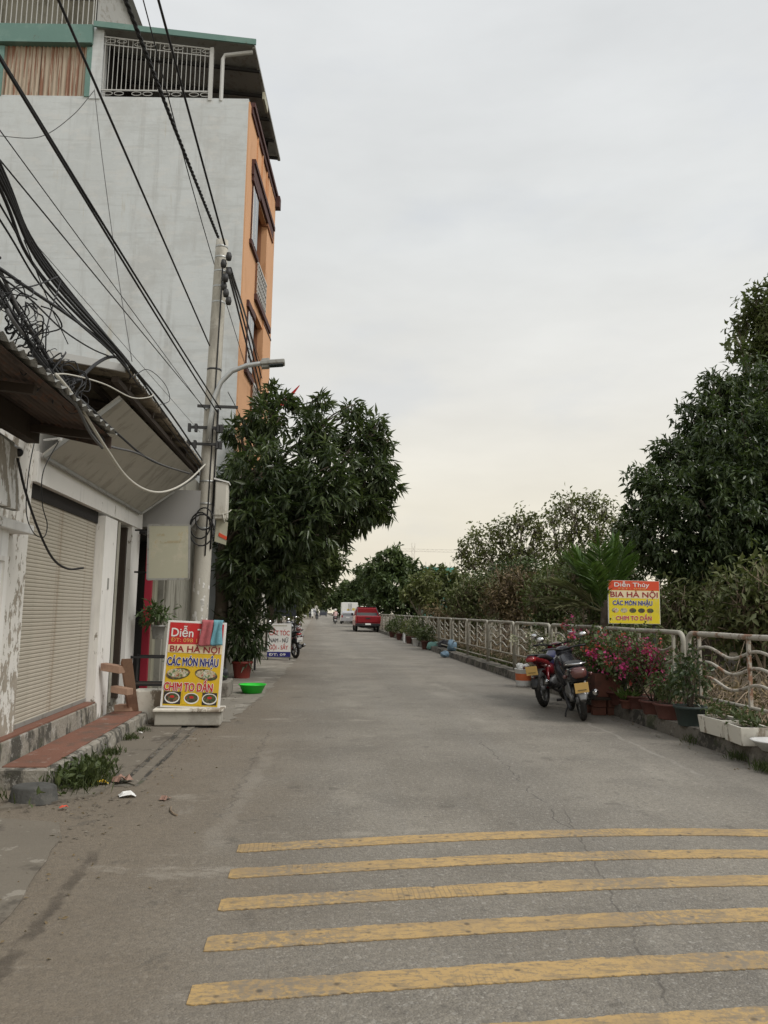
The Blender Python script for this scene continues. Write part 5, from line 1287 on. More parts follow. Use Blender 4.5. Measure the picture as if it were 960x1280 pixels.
for i, (y_, h, lb) in enumerate(((31.5, 1.0, 'small bush at the railing just beyond the bags'), (34.5, 1.3, 'leafy pot plant at the railing, middle of the far group'), (37.0, 1.15, 'yellowish pot plant at the railing far along the kerb'), (41.5, 1.3, 'dark pot plant near the far pickup along the railing'), (45.5, 1.0, 'low shrub at the railing behind the red pickup'))):
    t = pot('kerb_plant', lb, (4.5, y_, 0), .24, .35, white_plastic_m if i == 1 else maroonpot_m); bush(t, shrub_leaf_m if i != 2 else thin_leaf_m, .3, h, .5, 110, .14, .06, 5, .3)
tag(MB().tube([(4.3, 38, 0), (4.3, 38, .5)], .06, 8).build('bollard', whiteframe_m), 'short white post at the kerb beside the far plants', 'post')

# ---- scrub, grass and litter of branches behind the near railing
P0 = np.stack([5.1+rng.random(3600)**.8*3.2, 3+rng.random(3600)**1.5*47, np.zeros(3600)], 1)
def hb(x): return -.5*np.clip((x-5.2)/2, 0, 1)+.85*np.clip((x-7)/4, 0, 1)
w = MB()
for i in range(3400):
    x, y_, _ = P0[i]; z = float(hb(x)); L = rnd.uniform(.3, 1.3); d = Vector((rnd.gauss(0, 1), rnd.gauss(0, 1), abs(rnd.gauss(.4, .55)))).normalized()
    a = Vector((x, y_, z+rnd.uniform(0, .35))); e = a+d*L
    if e.x < 4.95 or a.x < 4.95: continue
    limb(w, a, e, .008, .003, .25, 3, 3)
tag(w.build('dry_brush', twig_m), 'tangle of dry brown branches on the bank behind the railing', 'brushwood', kind='stuff')
n = 26000; x = 5.05+rng.random(n)**.8*4; P = np.stack([x, 5+rng.random(n)**1.4*50, hb(x)+rng.random(n)**2*.8], 1)
tag(foliage('dead_leaves', deadleaf_m, None, P, unit(n)+np.array([0, 0, .2]), .1, .04), 'dead leaves and dry grass on the bank behind the railing', 'dead leaves')
n = 5000; x = 5.0+rng.random(n)*3; P = np.stack([x, 5+rng.random(n)*45, hb(x)], 1)
tag(foliage('bank_grass', grass_m, None, P, unit(n)*.5+np.array([0, 0, .9]), .35*(.4+rng.random(n)), .025), 'rough grass on the bank behind the railing', 'grass')

# ================================================================== TREES
tree('mango_tree', 'large dark mango tree overhanging the left side of the road beyond the pole', 'trees along the left side', (-2.15, 17.2, 0), 2.6, .15,
     BL(16.8, (333, 524, 27, .3), (395, 538, 30, 0), (450, 548, 28, .3), (465, 590, 27, .0), (468, 625, 22, .2), (328, 590, 40, -.4), (400, 605, 48, -.5), (445, 626, 30, .0), (318, 650, 42, -.6), (370, 655, 45, -.6), (310, 710, 34, -.4), (350, 712, 32, -.2), (418, 660, 25, .4), (385, 700, 20, .6), (350, 505, 18, .8), (300, 545, 20, .6), (472, 570, 18, .6), (488, 640, 9, .2), (492, 612, 8, .2), (440, 514, 13, .4), (398, 503, 13, .3), (472, 530, 11, .3), (466, 642, 9, .3), (338, 490, 9, .8), (482, 548, 8, .2), (450, 655, 9, .5), (298, 738, 22, .2), (325, 690, 50, 1.2), (360, 640, 60, 1.0), (350, 740, 26, 2.5), (300, 620, 40, 1.0)),
     mango_m, bark_m, 19, 11, .26, .068, .55, .6, .3, jit=.03)
tree('street_tree', 'bright green street tree just beyond the mango tree', 'trees along the left side', (-1.7, 29, 0), 2.2, .14,
     BL(28, (398, 690, 26, 0), (415, 700, 18, .5), (385, 715, 24, 0), (400, 728, 18, .5), (370, 740, 22, 0), (412, 712, 12, 0), (355, 700, 30, 1)), shrub_leaf_m, bark_m, 14, 8, .3, .12, .7, .4, .4, jit=.06)
tree('street_tree', 'yellow-green street tree low over the parked scooters', 'trees along the left side', (-2.0, 42, 0), 2.0, .14,
     BL(42, (380, 735, 16, 0), (392, 742, 11, 0), (370, 755, 16, 0), (384, 757, 9, 0), (360, 730, 20, 0)), thin_leaf_m, bark_m, 9, 8, .4, .16, .7, .4, .4)
tree('street_tree', 'distant dark street tree above the far riders', 'trees along the left side', (-2.5, 70, 0), 2.5, .16,
     BL(70, (384, 745, 9, 0), (376, 738, 14, 0), (370, 752, 12, 0), (388, 752, 5, 0)), forest_leaf_m, bark_m, 6, 8, .55, .22, .7, .3, .4)
tree('tall_tree', 'tall pale olive tree rising above the dark tree at the right edge', 'trees beyond the railing', (16.2, 27, -.2), 7.5, .26,
     BL(25, (945, 375, 17, 0), (935, 405, 20, .4), (958, 415, 24, 0), (925, 432, 15, -.3), (950, 445, 20, .3), (985, 390, 40, 0), (990, 450, 46, 0), (1020, 420, 50, 0)), tall_leaf_m, barkpale_m, 7.5, 9, .26, .12, .75, .3, .4, twigs=120, jit=.1)
tree('dark_tree', 'huge dense dark green tree at the right edge behind the yellow signboard', 'trees beyond the railing', (10.8, 20.5, -.2), 2.8, .3,
     BL(19.5, (800, 650, 22, 0), (815, 620, 26, -.3), (850, 590, 34, 0), (885, 545, 38, 0), (905, 500, 28, .5), (940, 490, 36, 0), (930, 555, 60, -.8), (875, 625, 58, -1), (825, 670, 44, -.6), (935, 640, 66, -1.2), (865, 695, 40, -.8), (970, 600, 70, -.5), (975, 700, 64, -.8), (925, 710, 38, -.5), (868, 735, 20, -.9), (985, 520, 50, .4), (800, 690, 22, .2), (786, 655, 15, 0), (805, 600, 20, 0), (835, 566, 22, .2), (868, 522, 22, .2), (892, 480, 16, .2), (782, 690, 15, 0), (1030, 640, 90, 0)),
     dark_leaf_m, bark_m, 16, 11, .2, .068, .6, .75, .5, jit=.05)
tree('thin_tree', 'sparse yellow-green tree with bare twigs showing, left of the taller sparse tree', 'trees beyond the railing', (9.4, 38, -.3), 2.2, .16,
     BL(38, (598, 680, 20, 0), (588, 705, 20, 0), (625, 665, 20, .4), (650, 655, 18, 0), (672, 662, 18, -.4), (640, 690, 26, 0), (615, 705, 22, .5), (665, 690, 22, 0), (578, 690, 10, 0)), thin_leaf_m, barkpale_m, 5, 8, .25, .12, .8, .3, .2, twigs=260, twig_r=.014, jit=.16, limb_r=.5)
tree('thin_tree', 'taller sparse tree with see-through crown beside the dark tree', 'trees beyond the railing', (13.6, 38.5, -.3), 2.8, .17,
     BL(38, (708, 632, 18, 0), (732, 628, 18, .4), (755, 638, 16, 0), (690, 648, 15, 0), (718, 658, 20, 0), (745, 662, 20, -.4), (700, 680, 20, 0), (770, 655, 16, 0), (735, 690, 24, 0), (765, 690, 20, 0)), thin_leaf_m, barkpale_m, 4.2, 8, .25, .12, .8, .3, .2, twigs=280, twig_r=.014, jit=.16, limb_r=.5)
tree('forest_tree', 'big rounded green tree behind the red pickup', 'trees beyond the railing', (8.2, 75, -.3), 3, .3,
     BL(74, (490, 705, 20, 0), (474, 716, 20, 0), (505, 712, 18, 0), (464, 728, 15, 0), (490, 735, 28, -1), (518, 722, 16, 0), (525, 745, 22, 0), (478, 750, 18, -1), (492, 690, 8, 0), (510, 755, 22, -1)), forest_leaf_m, bark_m, 3.6, 9, .52, .24, .7, .4, .45)
tree('forest_tree', 'green tree above the white box truck', 'trees beyond the railing', (8.5, 112, -.3), 3.5, .35,
     BL(112, (455, 722, 14, 0), (446, 735, 12, 0), (460, 740, 14, 0), (448, 748, 10, 0), (466, 728, 12, 0), (440, 742, 8, 0), (447, 712, 5, 0), (470, 748, 14, 0)), forest_leaf_m, bark_m, 2.4, 9, .65, .3, .7, .4, .4)
tree('forest_tree', 'dark hazy tree at the far end of the right side', 'trees beyond the railing', (6.5, 140, -.3), 4, .4,
     BL(140, (432, 738, 12, 0), (420, 745, 12, 0), (408, 752, 9, 0), (440, 750, 12, 0), (400, 756, 5, 0), (425, 755, 12, 0)), forest_leaf_m, bark_m, 1.8, 9, .8, .35, .7, .3, .4)
tree('forest_tree', 'mid-green tree between the big rounded tree and the sparse trees', 'trees beyond the railing', (12.2, 62, -.3), 2.4, .2,
     BL(60, (545, 722, 16, 0), (562, 728, 18, 0), (535, 742, 20, 0), (575, 738, 18, 0), (555, 752, 22, -.5), (590, 745, 18, 0)), tall_leaf_m, bark_m, 4, 9, .45, .2, .7, .3, .4)
tree('forest_tree', 'pale olive tree with leaning grey trunk at the railing behind the pickup', 'trees beyond the railing', (6.4, 48, -.3), 2.0, .12,
     BL(48, (520, 735, 14, 0), (535, 728, 14, 0), (510, 745, 10, 0), (530, 748, 14, 0)), thin_leaf_m, barkpale_m, 6, 8, .32, .14, .7, .3, .3)
for i, (Y, pts, m_, lb) in enumerate((
    (31, ((770, 690, 22, 0), (785, 712, 20, 0), (755, 712, 20, 0), (775, 735, 24, 0), (795, 740, 20, 0)), forest_leaf_m, 'green bush filling the gap between the taller sparse tree and the dark tree'),
    (33, ((615, 728, 20, 0), (640, 715, 18, 0), (662, 715, 18, 0), (595, 735, 16, 0), (625, 750, 20, 0)), forest_leaf_m, 'green bush under the crown of the sparse trees'),
    (29, ((712, 705, 18, 0), (730, 700, 16, 0), (698, 715, 18, 0), (720, 728, 20, 0)), tall_leaf_m, 'leafy olive bush behind the tip of the palm'),
    (30, ((585, 745, 24, 0), (605, 735, 20, 0), (600, 765, 24, 0), (572, 760, 16, 0)), brownleaf_m, 'olive bush behind the railing above the rubbish bags'),
    (28, ((635, 735, 26, 0), (655, 730, 22, 0), (640, 762, 26, 0), (622, 750, 18, 0)), deadleaf_m, 'brown half-dead bush left of the palm'),
    (26, ((690, 728, 26, 0), (675, 745, 26, 0), (705, 752, 26, 0), (690, 775, 22, 0)), tall_leaf_m, 'tall olive bush directly left of the palm'),
    (24, ((735, 735, 26, 0), (720, 715, 18, 0), (760, 745, 24, 0), (745, 770, 22, 0)), shrub_leaf_m, 'green bush behind the palm'),
    (18, ((845, 752, 26, 0), (870, 770, 26, 0), (835, 785, 22, 0), (885, 745, 26, 0)), brownleaf_m, 'brownish bush right of the yellow signboard'),
    (14, ((930, 745, 34, 0), (960, 760, 34, 0), (905, 775, 28, .4), (950, 800, 34, .6), (985, 740, 50, 0)), brownleaf_m, 'dense brownish bush behind the rusty railing at the right edge'),
    (34, ((560, 775, 14, 0), (545, 768, 14, 0), (585, 780, 14, 0)), deadleaf_m, 'low dry bush behind the railing beyond the bags'),
    (17, ((800, 790, 16, 0), (775, 800, 16, 0), (820, 805, 18, 0)), brownleaf_m, 'low bush under the yellow signboard behind the railing'))):
    bl_ = BL(Y, *pts); cx = sum(c[0] for c, r in bl_)/len(bl_)
    tree('bush', lb, 'bushes behind the railing', (cx, Y, -.3), .5, .07, bl_, m_, twig_m, 14 if Y > 20 else 18, 7, .2, .075,   .8, .3, .15, twigs=300, twig_r=.01, jit=.12)
# far wood behind everything on the right, one mass
Pw, Dw = crown_points([((9+rnd.uniform(0, 50)+.12*y, y, rnd.uniform(.5, 3.6)), rnd.uniform(2.2, 3.6)) for y in [62+i*4.2 for i in range(52)]]+[((rnd.uniform(17, 30), y, rnd.uniform(.2, 1.6)), rnd.uniform(1.6, 2.4)) for y in [20+i*2.0 for i in range(26)]]+[((rnd.uniform(15, 24), y, rnd.uniform(.3, 2.6)), rnd.uniform(1.6, 2.6)) for y in [4+i*1.1 for i in range(22)]]+[((rnd.uniform(24, 36), y, rnd.uniform(.5, 3.5)), rnd.uniform(2, 3.2)) for y in [2+i*1.5 for i in range(24)]], 1.5, .5)
tag(foliage('wood', forest_leaf_m, None, *rosettes(Pw, Dw, 9, .7, .6, .28, .3, .15)), 'far dark wood closing the view on the right', 'wood')
# crane and netted tower under construction, far away
cr = thing('tower_crane', 'distant tower crane jib above the trees', 'crane', (31, 250, -1))
w = MB()
for z in range(0, 24, 2):
    w.bar((-.5, 0, z), (.5, 0, z+2), .07).bar((.5, 0, z), (-.5, 0, z+2), .07)
w.bar((-.5, 0, 0), (-.5, 0, 25), .11).bar((.5, 0, 0), (.5, 0, 25), .11); w.build('mast', crane_hazed_m, cr)
w = MB().bar((-5, 0, 22.2), (22, 0, 22.2), .1).bar((-5, 0, 23.0), (22, 0, 23.0), .08)
for i in range(18): w.bar((-5+i*1.5, 0, 22.2), (-5+i*1.5+.75, 0, 23.0), .05).bar((-5+i*1.5+.75, 0, 23.0), (-5+i*1.5+1.5, 0, 22.2), .05)
w.build('jib', crane_hazed_m, cr)
tw = thing('netted_tower', 'distant building wrapped in green construction netting', 'building', (40, 250, -1))
MB().box(-5, 5, 0, 10, 0, 17.2).build('netting', netgreen_m, tw)
for i in range(9): MB().box(-5.1, 5.1, -.1, 10.1, 1.8*i+1, 1.8*i+1.2).build('scaffold_deck', greymetal_m, tw)
w = MB()
for i in range(7): w.bar((-4.8+i*1.6, 0, 17), (-4.8+i*1.6, 0, 18+rnd.random()), .1)
w.build('scaffold_pole', greymetal_m, tw)['kind'] = 'stuff'
ln_ = thing('lantern', 'red-orange shop lantern hanging far along the left side', 'lantern', tuple(AY(378, 752, 40)))
MB().lathe([(0, -.22), (.12, -.2), (.2, -.08), (.2, .08), (.12, .2), (0, .22)], 12).build('shade', lantern_m, ln_, True); MB().tube([(0, 0, .2), (0, 0, .9)], .01, 4).tube([(0, 0, -.2), (0, 0, -.4)], .03, 5).build('cord', iron_m, ln_)

# ================================================================== HAIRCUT SIGN
hs = thing('haircut_signboard', 'white haircut signboard with red and black letters on the left verge', 'sign', (-1.1, 23.6, 0), R(2))
MB().box(-.36, .36, 0, .03, .08, 1.1).build('frame', greymetal_m, hs)
MB().add([(-.345, -.003, .25), (.345, -.003, .25), (.345, -.003, 1.09), (-.345, -.003, 1.09)], [(0, 1, 2, 3)]).build('white_panel', signwhite_m, hs)
MB().add([(-.345, -.004, .1), (.345, -.004, .1), (.345, -.004, .25), (-.345, -.004, .25)], [(0, 1, 2, 3)]).build('navy_band', signnavy_m, hs)
for x in (-.33, .33): MB().bar((x, .02, 0), (x, .02, .1), .03).build('leg', iron_m, hs); MB().bar((x, .35, 0), (x, .03, .9), .025).build('leg', iron_m, hs)
text('CẮT TÓC', .2, signtextred_m, hs, -.3, .74, -.006, 'lettering', .012, .6); text('NAM - NỮ', .17, signblack_m, hs, -.29, .53, -.006, 'lettering', .012, .56)
text('GỘI - SẤY', .17, signtextred_m, hs, -.29, .32, -.006, 'lettering', .012, .56)
MB().add([(-.22, -.005, 1.01), (.22, -.005, 1.01), (.22, -.005, 1.035), (-.22, -.005, 1.035)], [(0, 1, 2, 3)]).build('faded_print', ghost_m, hs); text('ĐT: 09', .1, signwhite_m, hs, -.3, .135, -.006, 'lettering', .02, .5)
bb = thing('notice_board', 'small pale notice board on a post under the mango tree', 'notice board', (-1.5, 19.6, 0)); MB().box(-.12, .12, -.01, .01, 1.25, 2.1).build('board', metersteel_m, bb); MB().bar((0, .03, 0), (0, .03, 2.1), .05).build('post', iron_m, bb)
cb = thing('cloth_banner', 'dark blue round-topped shop sign hanging beyond the haircut sign', 'sign', (-1.35, 30.5, 0)); MB().box(-.55, .55, -.03, .03, 1.25, 2.2).build('panel', cardark_m, cb); [MB().bar((x, 0, 0), (x, 0, 1.25), .05).build('post', iron_m, cb) for x in (-.5, .5)]; MB().box(-.3, .3, -.035, -.031, 1.7, 1.85).build('print', signwhite_m, cb)

# ================================================================== MOTORBIKES
def wheel(parent, y, rr, steer=0.0):
    hub = MB().tube([(-.06, 0, 0), (.06, 0, 0)], .05, 12)
    for i in range(5):
        a = i*2*math.pi/5
        hub.bar((0, .04*math.cos(a), .04*math.sin(a)), (0, (rr-.06)*math.cos(a), (rr-.06)*math.sin(a)), .03, .022)
    h = hub.build('wheel', alloy_m, parent, False); h.location = (0, y, rr)
    MB().torus((0, 0, 0), rr-.05, .05, 'x', 30, 10, .92).build('tyre', rubber_m, h, True)
    MB().torus((0, 0, 0), rr-.085, .02, 'x', 30, 6, 1.3).build('rim', alloy_m, h, True)
    MB().torus((-.02, 0, 0), .1, .008, 'x', 20, 5, 1).build('brake_disc', chrome_m, h, True)
    return h
def motorbike(name, label, loc, rz, body, accent, seatc, tailstyle, plate, lean=-7, group=None, scooter=False):
    t = thing(name, label, 'motorbike', loc, rz, group); t.rotation_euler = (0, R(lean), rz)
    rr = .285
    wheel(t, 0, rr); wheel(t, 1.23, rr)
    B = lambda mb, n, m, s=True, bev=0: mb.build(n, m, t, s, bevel=bev)
    B(MB().loft([((0, -.28, .80), .06, .015), ((0, -.2, .81), .12, .035, .7), ((0, .1, .80), .135, .05, .7), ((0, .35, .765), .12, .05, .7), ((0, .58, .75), .09, .035, .8), ((0, .64, .76), .05, .02)], 14), 'seat', seatc)
    # tail cowl sweeping up to the lamp
    if tailstyle == 'slim':
        B(MB().loft([((0, .42, .64), .09, .05, .8), ((0, .15, .70), .125, .06, .7), ((0, -.15, .755), .115, .055, .7), ((0, -.33, .785), .085, .045, .7), ((0, -.42, .80), .05, .03)], 14), 'tail_cowl', body)
        B(MB().loft([((0, -.345, .775), .088, .04, .6), ((0, -.40, .775), .075, .036, .6), ((0, -.425, .775), .05, .025, .6)], 12), 'tail_light', lamp_red_m)
        B(MB().loft([((0, -.12, .835), .1, .012), ((0, -.3, .845), .09, .012), ((0, -.38, .84), .05, .01)], 12), 'grab_rail', blackplastic_m)
        pz, py = .60, -.40
    else:
        B(MB().loft([((0, .45, .55), .11, .1, .8), ((0, .2, .62), .15, .12, .7), ((0, -.1, .67), .155, .12, .7), ((0, -.28, .68), .14, .11, .7), ((0, -.36, .68), .11, .09, .7)], 14), 'tail_cowl', body)
        B(MB().loft([((0, -.31, .70), .125, .085, .75), ((0, -.37, .70), .105, .075, .75), ((0, -.40, .70), .07, .05, .75)], 14), 'tail_light', lamp_smoke_m)
        B(MB().tube([(-.13, .0, .79), (-.14, -.2, .82), (-.11, -.36, .83), (0, -.41, .83), (.11, -.36, .83), (.14, -.2, .82), (.13, 0, .79)], .012, 8), 'grab_rail', chrome_m)
        pz, py = .5, -.40
    # number plate and rear mudguard
    B(MB().obox((0, py, pz), (.095, 0, 0), (0, .004, .0), (0, -.016, .07)), 'number_plate', plate, False, .002)
    B(MB().obox((0, py-.0055, pz+.03), (.07, 0, 0), (0, .001, 0), (0, 0, .004)).obox((0, py+.002, pz-.03), (.06, 0, 0), (0, .0095, 0), (0, 0, .003)), 'plate_print', blackplastic_m, False)
    g = MB(); vs = []
    for i in range(11):
        a = math.pi*(.35+.42*i/10); 
        for x, d in ((-.07, -.012), (-.05, .012), (.05, .012), (.07, -.012)): vs.append((x, (rr+.035+d)*math.cos(a), rr+(rr+.035+d)*math.sin(a)))
    g.add(vs, [(i*4+j, i*4+j+1, i*4+j+5, i*4+j+4) for i in range(10) for j in range(3)]); B(g, 'rear_mudguard', blackplastic_m)
    B(MB().loft([((0, -.33, .44), .06, .03), ((0, -.36, .39), .062, .03), ((0, -.385, .33), .045, .02)], 10), 'mud_flap', alloy_m if tailstyle != 'slim' else blackplastic_m)
    for x in (-1, 1):
        B(MB().tube([(x*.16, -.2, .66), (x*.20, -.22, .655)], .026, 8).tube([(x*.1, -.2, .67), (x*.18, -.2, .66)], .01, 6), 'indicator', lamp_smoke_m)
        B(MB().tube([(x*.11, .0, .3), (x*.11, .1, .62)], .026, 8).tube([(x*.11, .0, .29), (x*.11, .03, .4)], .034, 8), 'shock_absorber', redpaint_m if tailstyle == 'slim' else alloy_m)
        B(MB().bar((x*.085, 0, rr), (x*.085, .52, .33), .05, .03), 'swing_arm', blackplastic_m, False)
        B(MB().tube([(x*.2, .5, .27), (x*.28, .5, .27)], .02, 8), 'foot_peg', rubber_m)
        # handlebar grip, lever, mirror
        B(MB().tube([(0, 1.0, .96), (x*.12, .99, .985), (x*.24, .94, 1.0), (x*.34, .89, .995)], [.014, .014, .014, .018], 8), 'handlebar', blackplastic_m)
        B(MB().tube([(x*.24, .96, 1.0), (x*.28, .98, 1.08), (x*.31, .97, 1.13)], .007, 6), 'mirror_stem', blackplastic_m)
        B(MB().loft([((x*.33, .955, 1.16), .052, .035), ((x*.33, .975, 1.16), .062, .045), ((x*.33, 1.0, 1.16), .03, .02)], 14), 'mirror', chrome_m)
    B(MB().tube([(-.14, .12, .17), (-.12, .5, .2), (-.12, .72, .35)], .03, 8), 'chain_case', blackplastic_m)
    B(MB().loft([((0, .36, .36), .1, .09, .7), ((0, .5, .37), .13, .13, .7), ((0, .7, .36), .12, .11, .7), ((0, .82, .35), .07, .07, .8)], 12), 'engine', alloy_m)
    B(MB().tube([(.1, .78, .24), (.12, .5, .2), (.14, .2, .26), (.17, -.02, .33)], .022, 8).tube([(.165, .0, .33), (.185, -.28, .40)], .05, 12), 'exhaust', blackplastic_m)
    B(MB().tube([(.186, -.27, .398), (.19, -.325, .412)], .042, 12).tube([(.1875, -.3, .404), (.1905, -.335, .415)], .025, 10), 'exhaust_tip', chrome_m)
    B(MB().tube([(-.1, .42, .24), (-.19, .38, .1), (-.215, .36, .0)], .012, 6).obox((-.22, .36, .006), (.03, 0, 0), (0, .02, 0), (0, 0, .006)), 'side_stand', iron_m)
    # under-seat side panels, centre cover and leg shield
    B(MB().loft([((0, .2, .6), .13, .07, .7), ((0, .42, .56), .125, .12, .7), ((0, .6, .6), .09, .1, .8)], 12), 'side_panel', body if tailstyle == 'slim' else blackplastic_m)
    B(MB().loft([((0, .52, .68), .08, .08, .8), ((0, .68, .70), .12, .12, .75), ((0, .85, .77), .13, .13, .75), ((0, .98, .84), .12, .09, .8), ((0, 1.04, .86), .06, .05)], 14), 'fuel_tank_cover', accent)
    B(MB().loft([((0, .70, .5), .12, .1, .7), ((0, .86, .6), .2, .16, .7), ((0, 1.0, .74), .19, .14, .75), ((0, 1.08, .84), .14, .09, .8)], 14), 'leg_shield', accent if scooter else blackpaint_m)
    B(MB().loft([((0, 1.0, .92), .13, .07, .8), ((0, 1.1, .93), .12, .09, .8), ((0, 1.17, .91), .08, .06, .8)], 14), 'headlight_cowl', body)
    B(MB().loft([((0, 1.14, .915), .085, .055, .8), ((0, 1.185, .91), .05, .035, .8)], 12), 'headlight', glass_m)
    for x in (-.075, .075):
        B(MB().tube([(x, 1.0, .8), (x, 1.23, .29)], .022, 8), 'fork', alloy_m)
    g = MB(); vs = []
    for i in range(13):
        a = math.pi*(.12+.66*i/12)
        for x, d in ((-.065, -.03), (-.045, .01), (.045, .01), (.065, -.03)): vs.append((x, 1.23+(rr+.03+d)*math.cos(a), rr+(rr+.03+d)*math.sin(a)))
    g.add(vs, [(i*4+j, i*4+j+1, i*4+j+5, i*4+j+4) for i in range(12) for j in range(3)]); B(g, 'front_mudguard', body)
    return t
mb1 = motorbike('motorbike', 'black motorbike parked nearest on the right, yellow plate and round chrome exhaust tip', (3.84, 10.98, 0), R(-11), blackpaint_m, blackpaint_m, seat_m, 'wide', plate_m, -9, 'motorbikes parked by the railing')
mb2 = motorbike('motorbike', 'red-tailed motorbike with blue tank cover parked behind the black one', (3.74, 12.55, 0), R(-34), redpaint_m, bluepaint_m, seat_m, 'slim', plate_m, -8, 'motorbikes parked by the railing')
motorbike('motorbike', 'dark motorbike with white plate parked behind the haircut sign', (-.62, 24.6, 0), R(28), blackpaint_m, blackplastic_m, seat_m, 'slim', plate_white_m, -7, 'motorbikes parked on the left verge')
motorbike('motorbike', 'silver scooter parked past the haircut sign on the left verge', (-.78, 33.5, 0), R(18), silverpaint_m, silverpaint_m, seat_m, 'wide', plate_white_m, -7, 'motorbikes parked on the left verge', True)
motorbike('motorbike', 'dark scooter parked at the far end of the left verge', (-1.0, 44, 0), R(25), blackpaint_m, cardark_m, seat_m, 'wide', plate_white_m, -7, 'motorbikes parked on the left verge', True)

# ---- riders far down the road, each with a simple machine
def person(label, loc, rz, shirt, helm, scale=1.0, pillion=False):
    J = [(0, .22, .86), (0, .26, 1.05), (0, .30, 1.25), (0, .33, 1.40), (0, .36, 1.52),
         (-.17, .30, 1.33), (-.26, .46, 1.1), (-.29, .80, 1.02), (.17, .30, 1.33), (.26, .46, 1.1), (.29, .80, 1.02),
         (-.1, .24, .84), (-.2, .62, .74), (-.17, .5, .36), (-.17, .62, .29), (.1, .24, .84), (.2, .62, .74), (.17, .5, .36), (.17, .62, .29), (-.31, .9, 1.0), (.31, .9, 1.0)]
    Rr = [.15, .15, .16, .06, .1, .07, .05, .04, .07, .05, .04, .1, .075, .05, .05, .1, .075, .05, .05, .03, .03]
    Ed = [(0, 1), (1, 2), (2, 3), (3, 4), (2, 5), (5, 6), (6, 7), (2, 8), (8, 9), (9, 10), (0, 11), (11, 12), (12, 13), (13, 14), (0, 15), (15, 16), (16, 17), (17, 18), (7, 19), (10, 20)]
    me = bpy.data.meshes.new('person'); me.from_pydata(J, Ed, []); o = bpy.data.objects.new('person', me); COL.objects.link(o)
    sk = o.modifiers.new('skin', 'SKIN'); 
    for i, r in enumerate(Rr): me.skin_vertices[0].data[i].radius = (r, r*(.8 if i < 3 else 1))
    me.skin_vertices[0].data[0].use_root = True
    o.modifiers.new('sub', 'SUBSURF').levels = 1
    bpy.context.view_layer.update()
    m2 = bpy.data.meshes.new_from_object(o.evaluated_get(bpy.context.evaluated_depsgraph_get()))
    bpy.data.objects.remove(o)
    m2.materials.clear()
    for m in (shirt, trouser_m, skin_m): m2.materials.append(m)
    for p in m2.polygons:
        c = p.center; p.material_index = 2 if (c.z > 1.38 or (c.y > .74 and c.z > .9)) else 1 if c.z < .9 else 0; p.use_smooth = True
    p = bpy.data.objects.new('person', m2); COL.objects.link(p); p.location = loc; p.rotation_euler = (0, 0, rz)
    tag(p, label, 'person', 'riders far down the road')
    MB().loft([((0, .24, 1.55), .05, .05), ((0, .28, 1.56), .115, .11), ((0, .36, 1.57), .135, .125), ((0, .44, 1.55), .11, .1), ((0, .48, 1.53), .05, .04)], 12).build('helmet', helm, p, True)
    return p
rid = [((419, 780.5), 0, shirtpink_m, helmet_m, 'rider in a pale pink top and white helmet heading away past the white truck', 'motorbike ridden by the person in pink'),
       ((396, 775), 180, shirtdark_m, helmetdark_m, 'rider in dark clothes approaching on the left of the road', 'motorbike ridden by the person in dark clothes'),
       ((387.5, 773), 180, shirtwhite_m, helmet_m, 'rider in a white shirt at the far left of the road', 'motorbike ridden by the person in the white shirt'),
       ((408.5, 768.5), 0, shirtdark_m, helmet_m, 'tiny distant rider with a pale helmet in the middle of the road', 'tiny distant motorbike in the middle of the road')]
for (px, py), hd, sh_, hm_, lp, lm in rid:
    g = G(px, py); m_ = motorbike('motorbike', lm, (g.x, g.y, 0), R(hd), blackpaint_m, blackpaint_m, seat_m, 'wide', plate_white_m, 0, 'motorbikes being ridden')
    person(lp, (g.x, g.y, 0), R(hd), sh_, hm_)

# ================================================================== CARS
def car_wheel(parent, x, y, r=.36):
    h = MB().tube([(-.1, 0, 0), (.1, 0, 0)], r*.58, 16).build('wheel', alloy_m, parent); h.location = (x, y, r)
    MB().torus((0, 0, 0), r*.77, r*.23, 'x', 24, 8, 1.1).build('tyre', rubber_m, h, True)
def body_loft(mb, secs):     # secs: (y, half width bottom, half width top, z0, z1)
    vs = []
    for y, wb, wt, z0, z1 in secs: vs += [(-wb, y, z0), (-wb, y, z0+(z1-z0)*.55), (-wt, y, z1), (wt, y, z1), (wb, y, z0+(z1-z0)*.55), (wb, y, z0)]
    n = len(secs); return mb.add(vs, [(i*6+j, i*6+(j+1) % 6, (i+1)*6+(j+1) % 6, (i+1)*6+j) for i in range(n-1) for j in range(6)]+[tuple(range(6))[::-1], tuple((n-1)*6+j for j in range(6))])
pk = thing('pickup_truck', 'red double-cab pickup parked by the railing, tail towards the viewer', 'pickup truck', (3.72, 56.2, 0))
B = lambda mb, n, m, s=False, bev=.03: mb.build(n, m, pk, s, bevel=bev)
B(body_loft(MB(), [(0, .88, .84, .55, 1.16), (.1, .92, .88, .45, 1.18), (1.7, .93, .9, .42, 1.18), (3.8, .93, .9, .42, 1.14), (4.9, .9, .82, .42, 1.08), (5.25, .8, .7, .5, .95)]), 'body', pickup_m)
B(body_loft(MB(), [(1.55, .86, .72, 1.1, 1.72), (1.75, .87, .73, 1.1, 1.78), (2.9, .87, .73, 1.1, 1.8), (3.3, .87, .7, 1.1, 1.74), (4.0, .84, .74, 1.05, 1.15)]), 'cab', pickup_m)
B(MB().add([(-.8, 1.535, 1.15), (.8, 1.535, 1.15), (.68, 1.57, 1.71), (-.68, 1.57, 1.71)], [(0, 1, 2, 3)]), 'rear_window', glass_m, bev=0)
B(MB().box(-.72, .72, 1.7, 2.9, 1.795, 1.83), 'roof_panel', blackpaint_m)
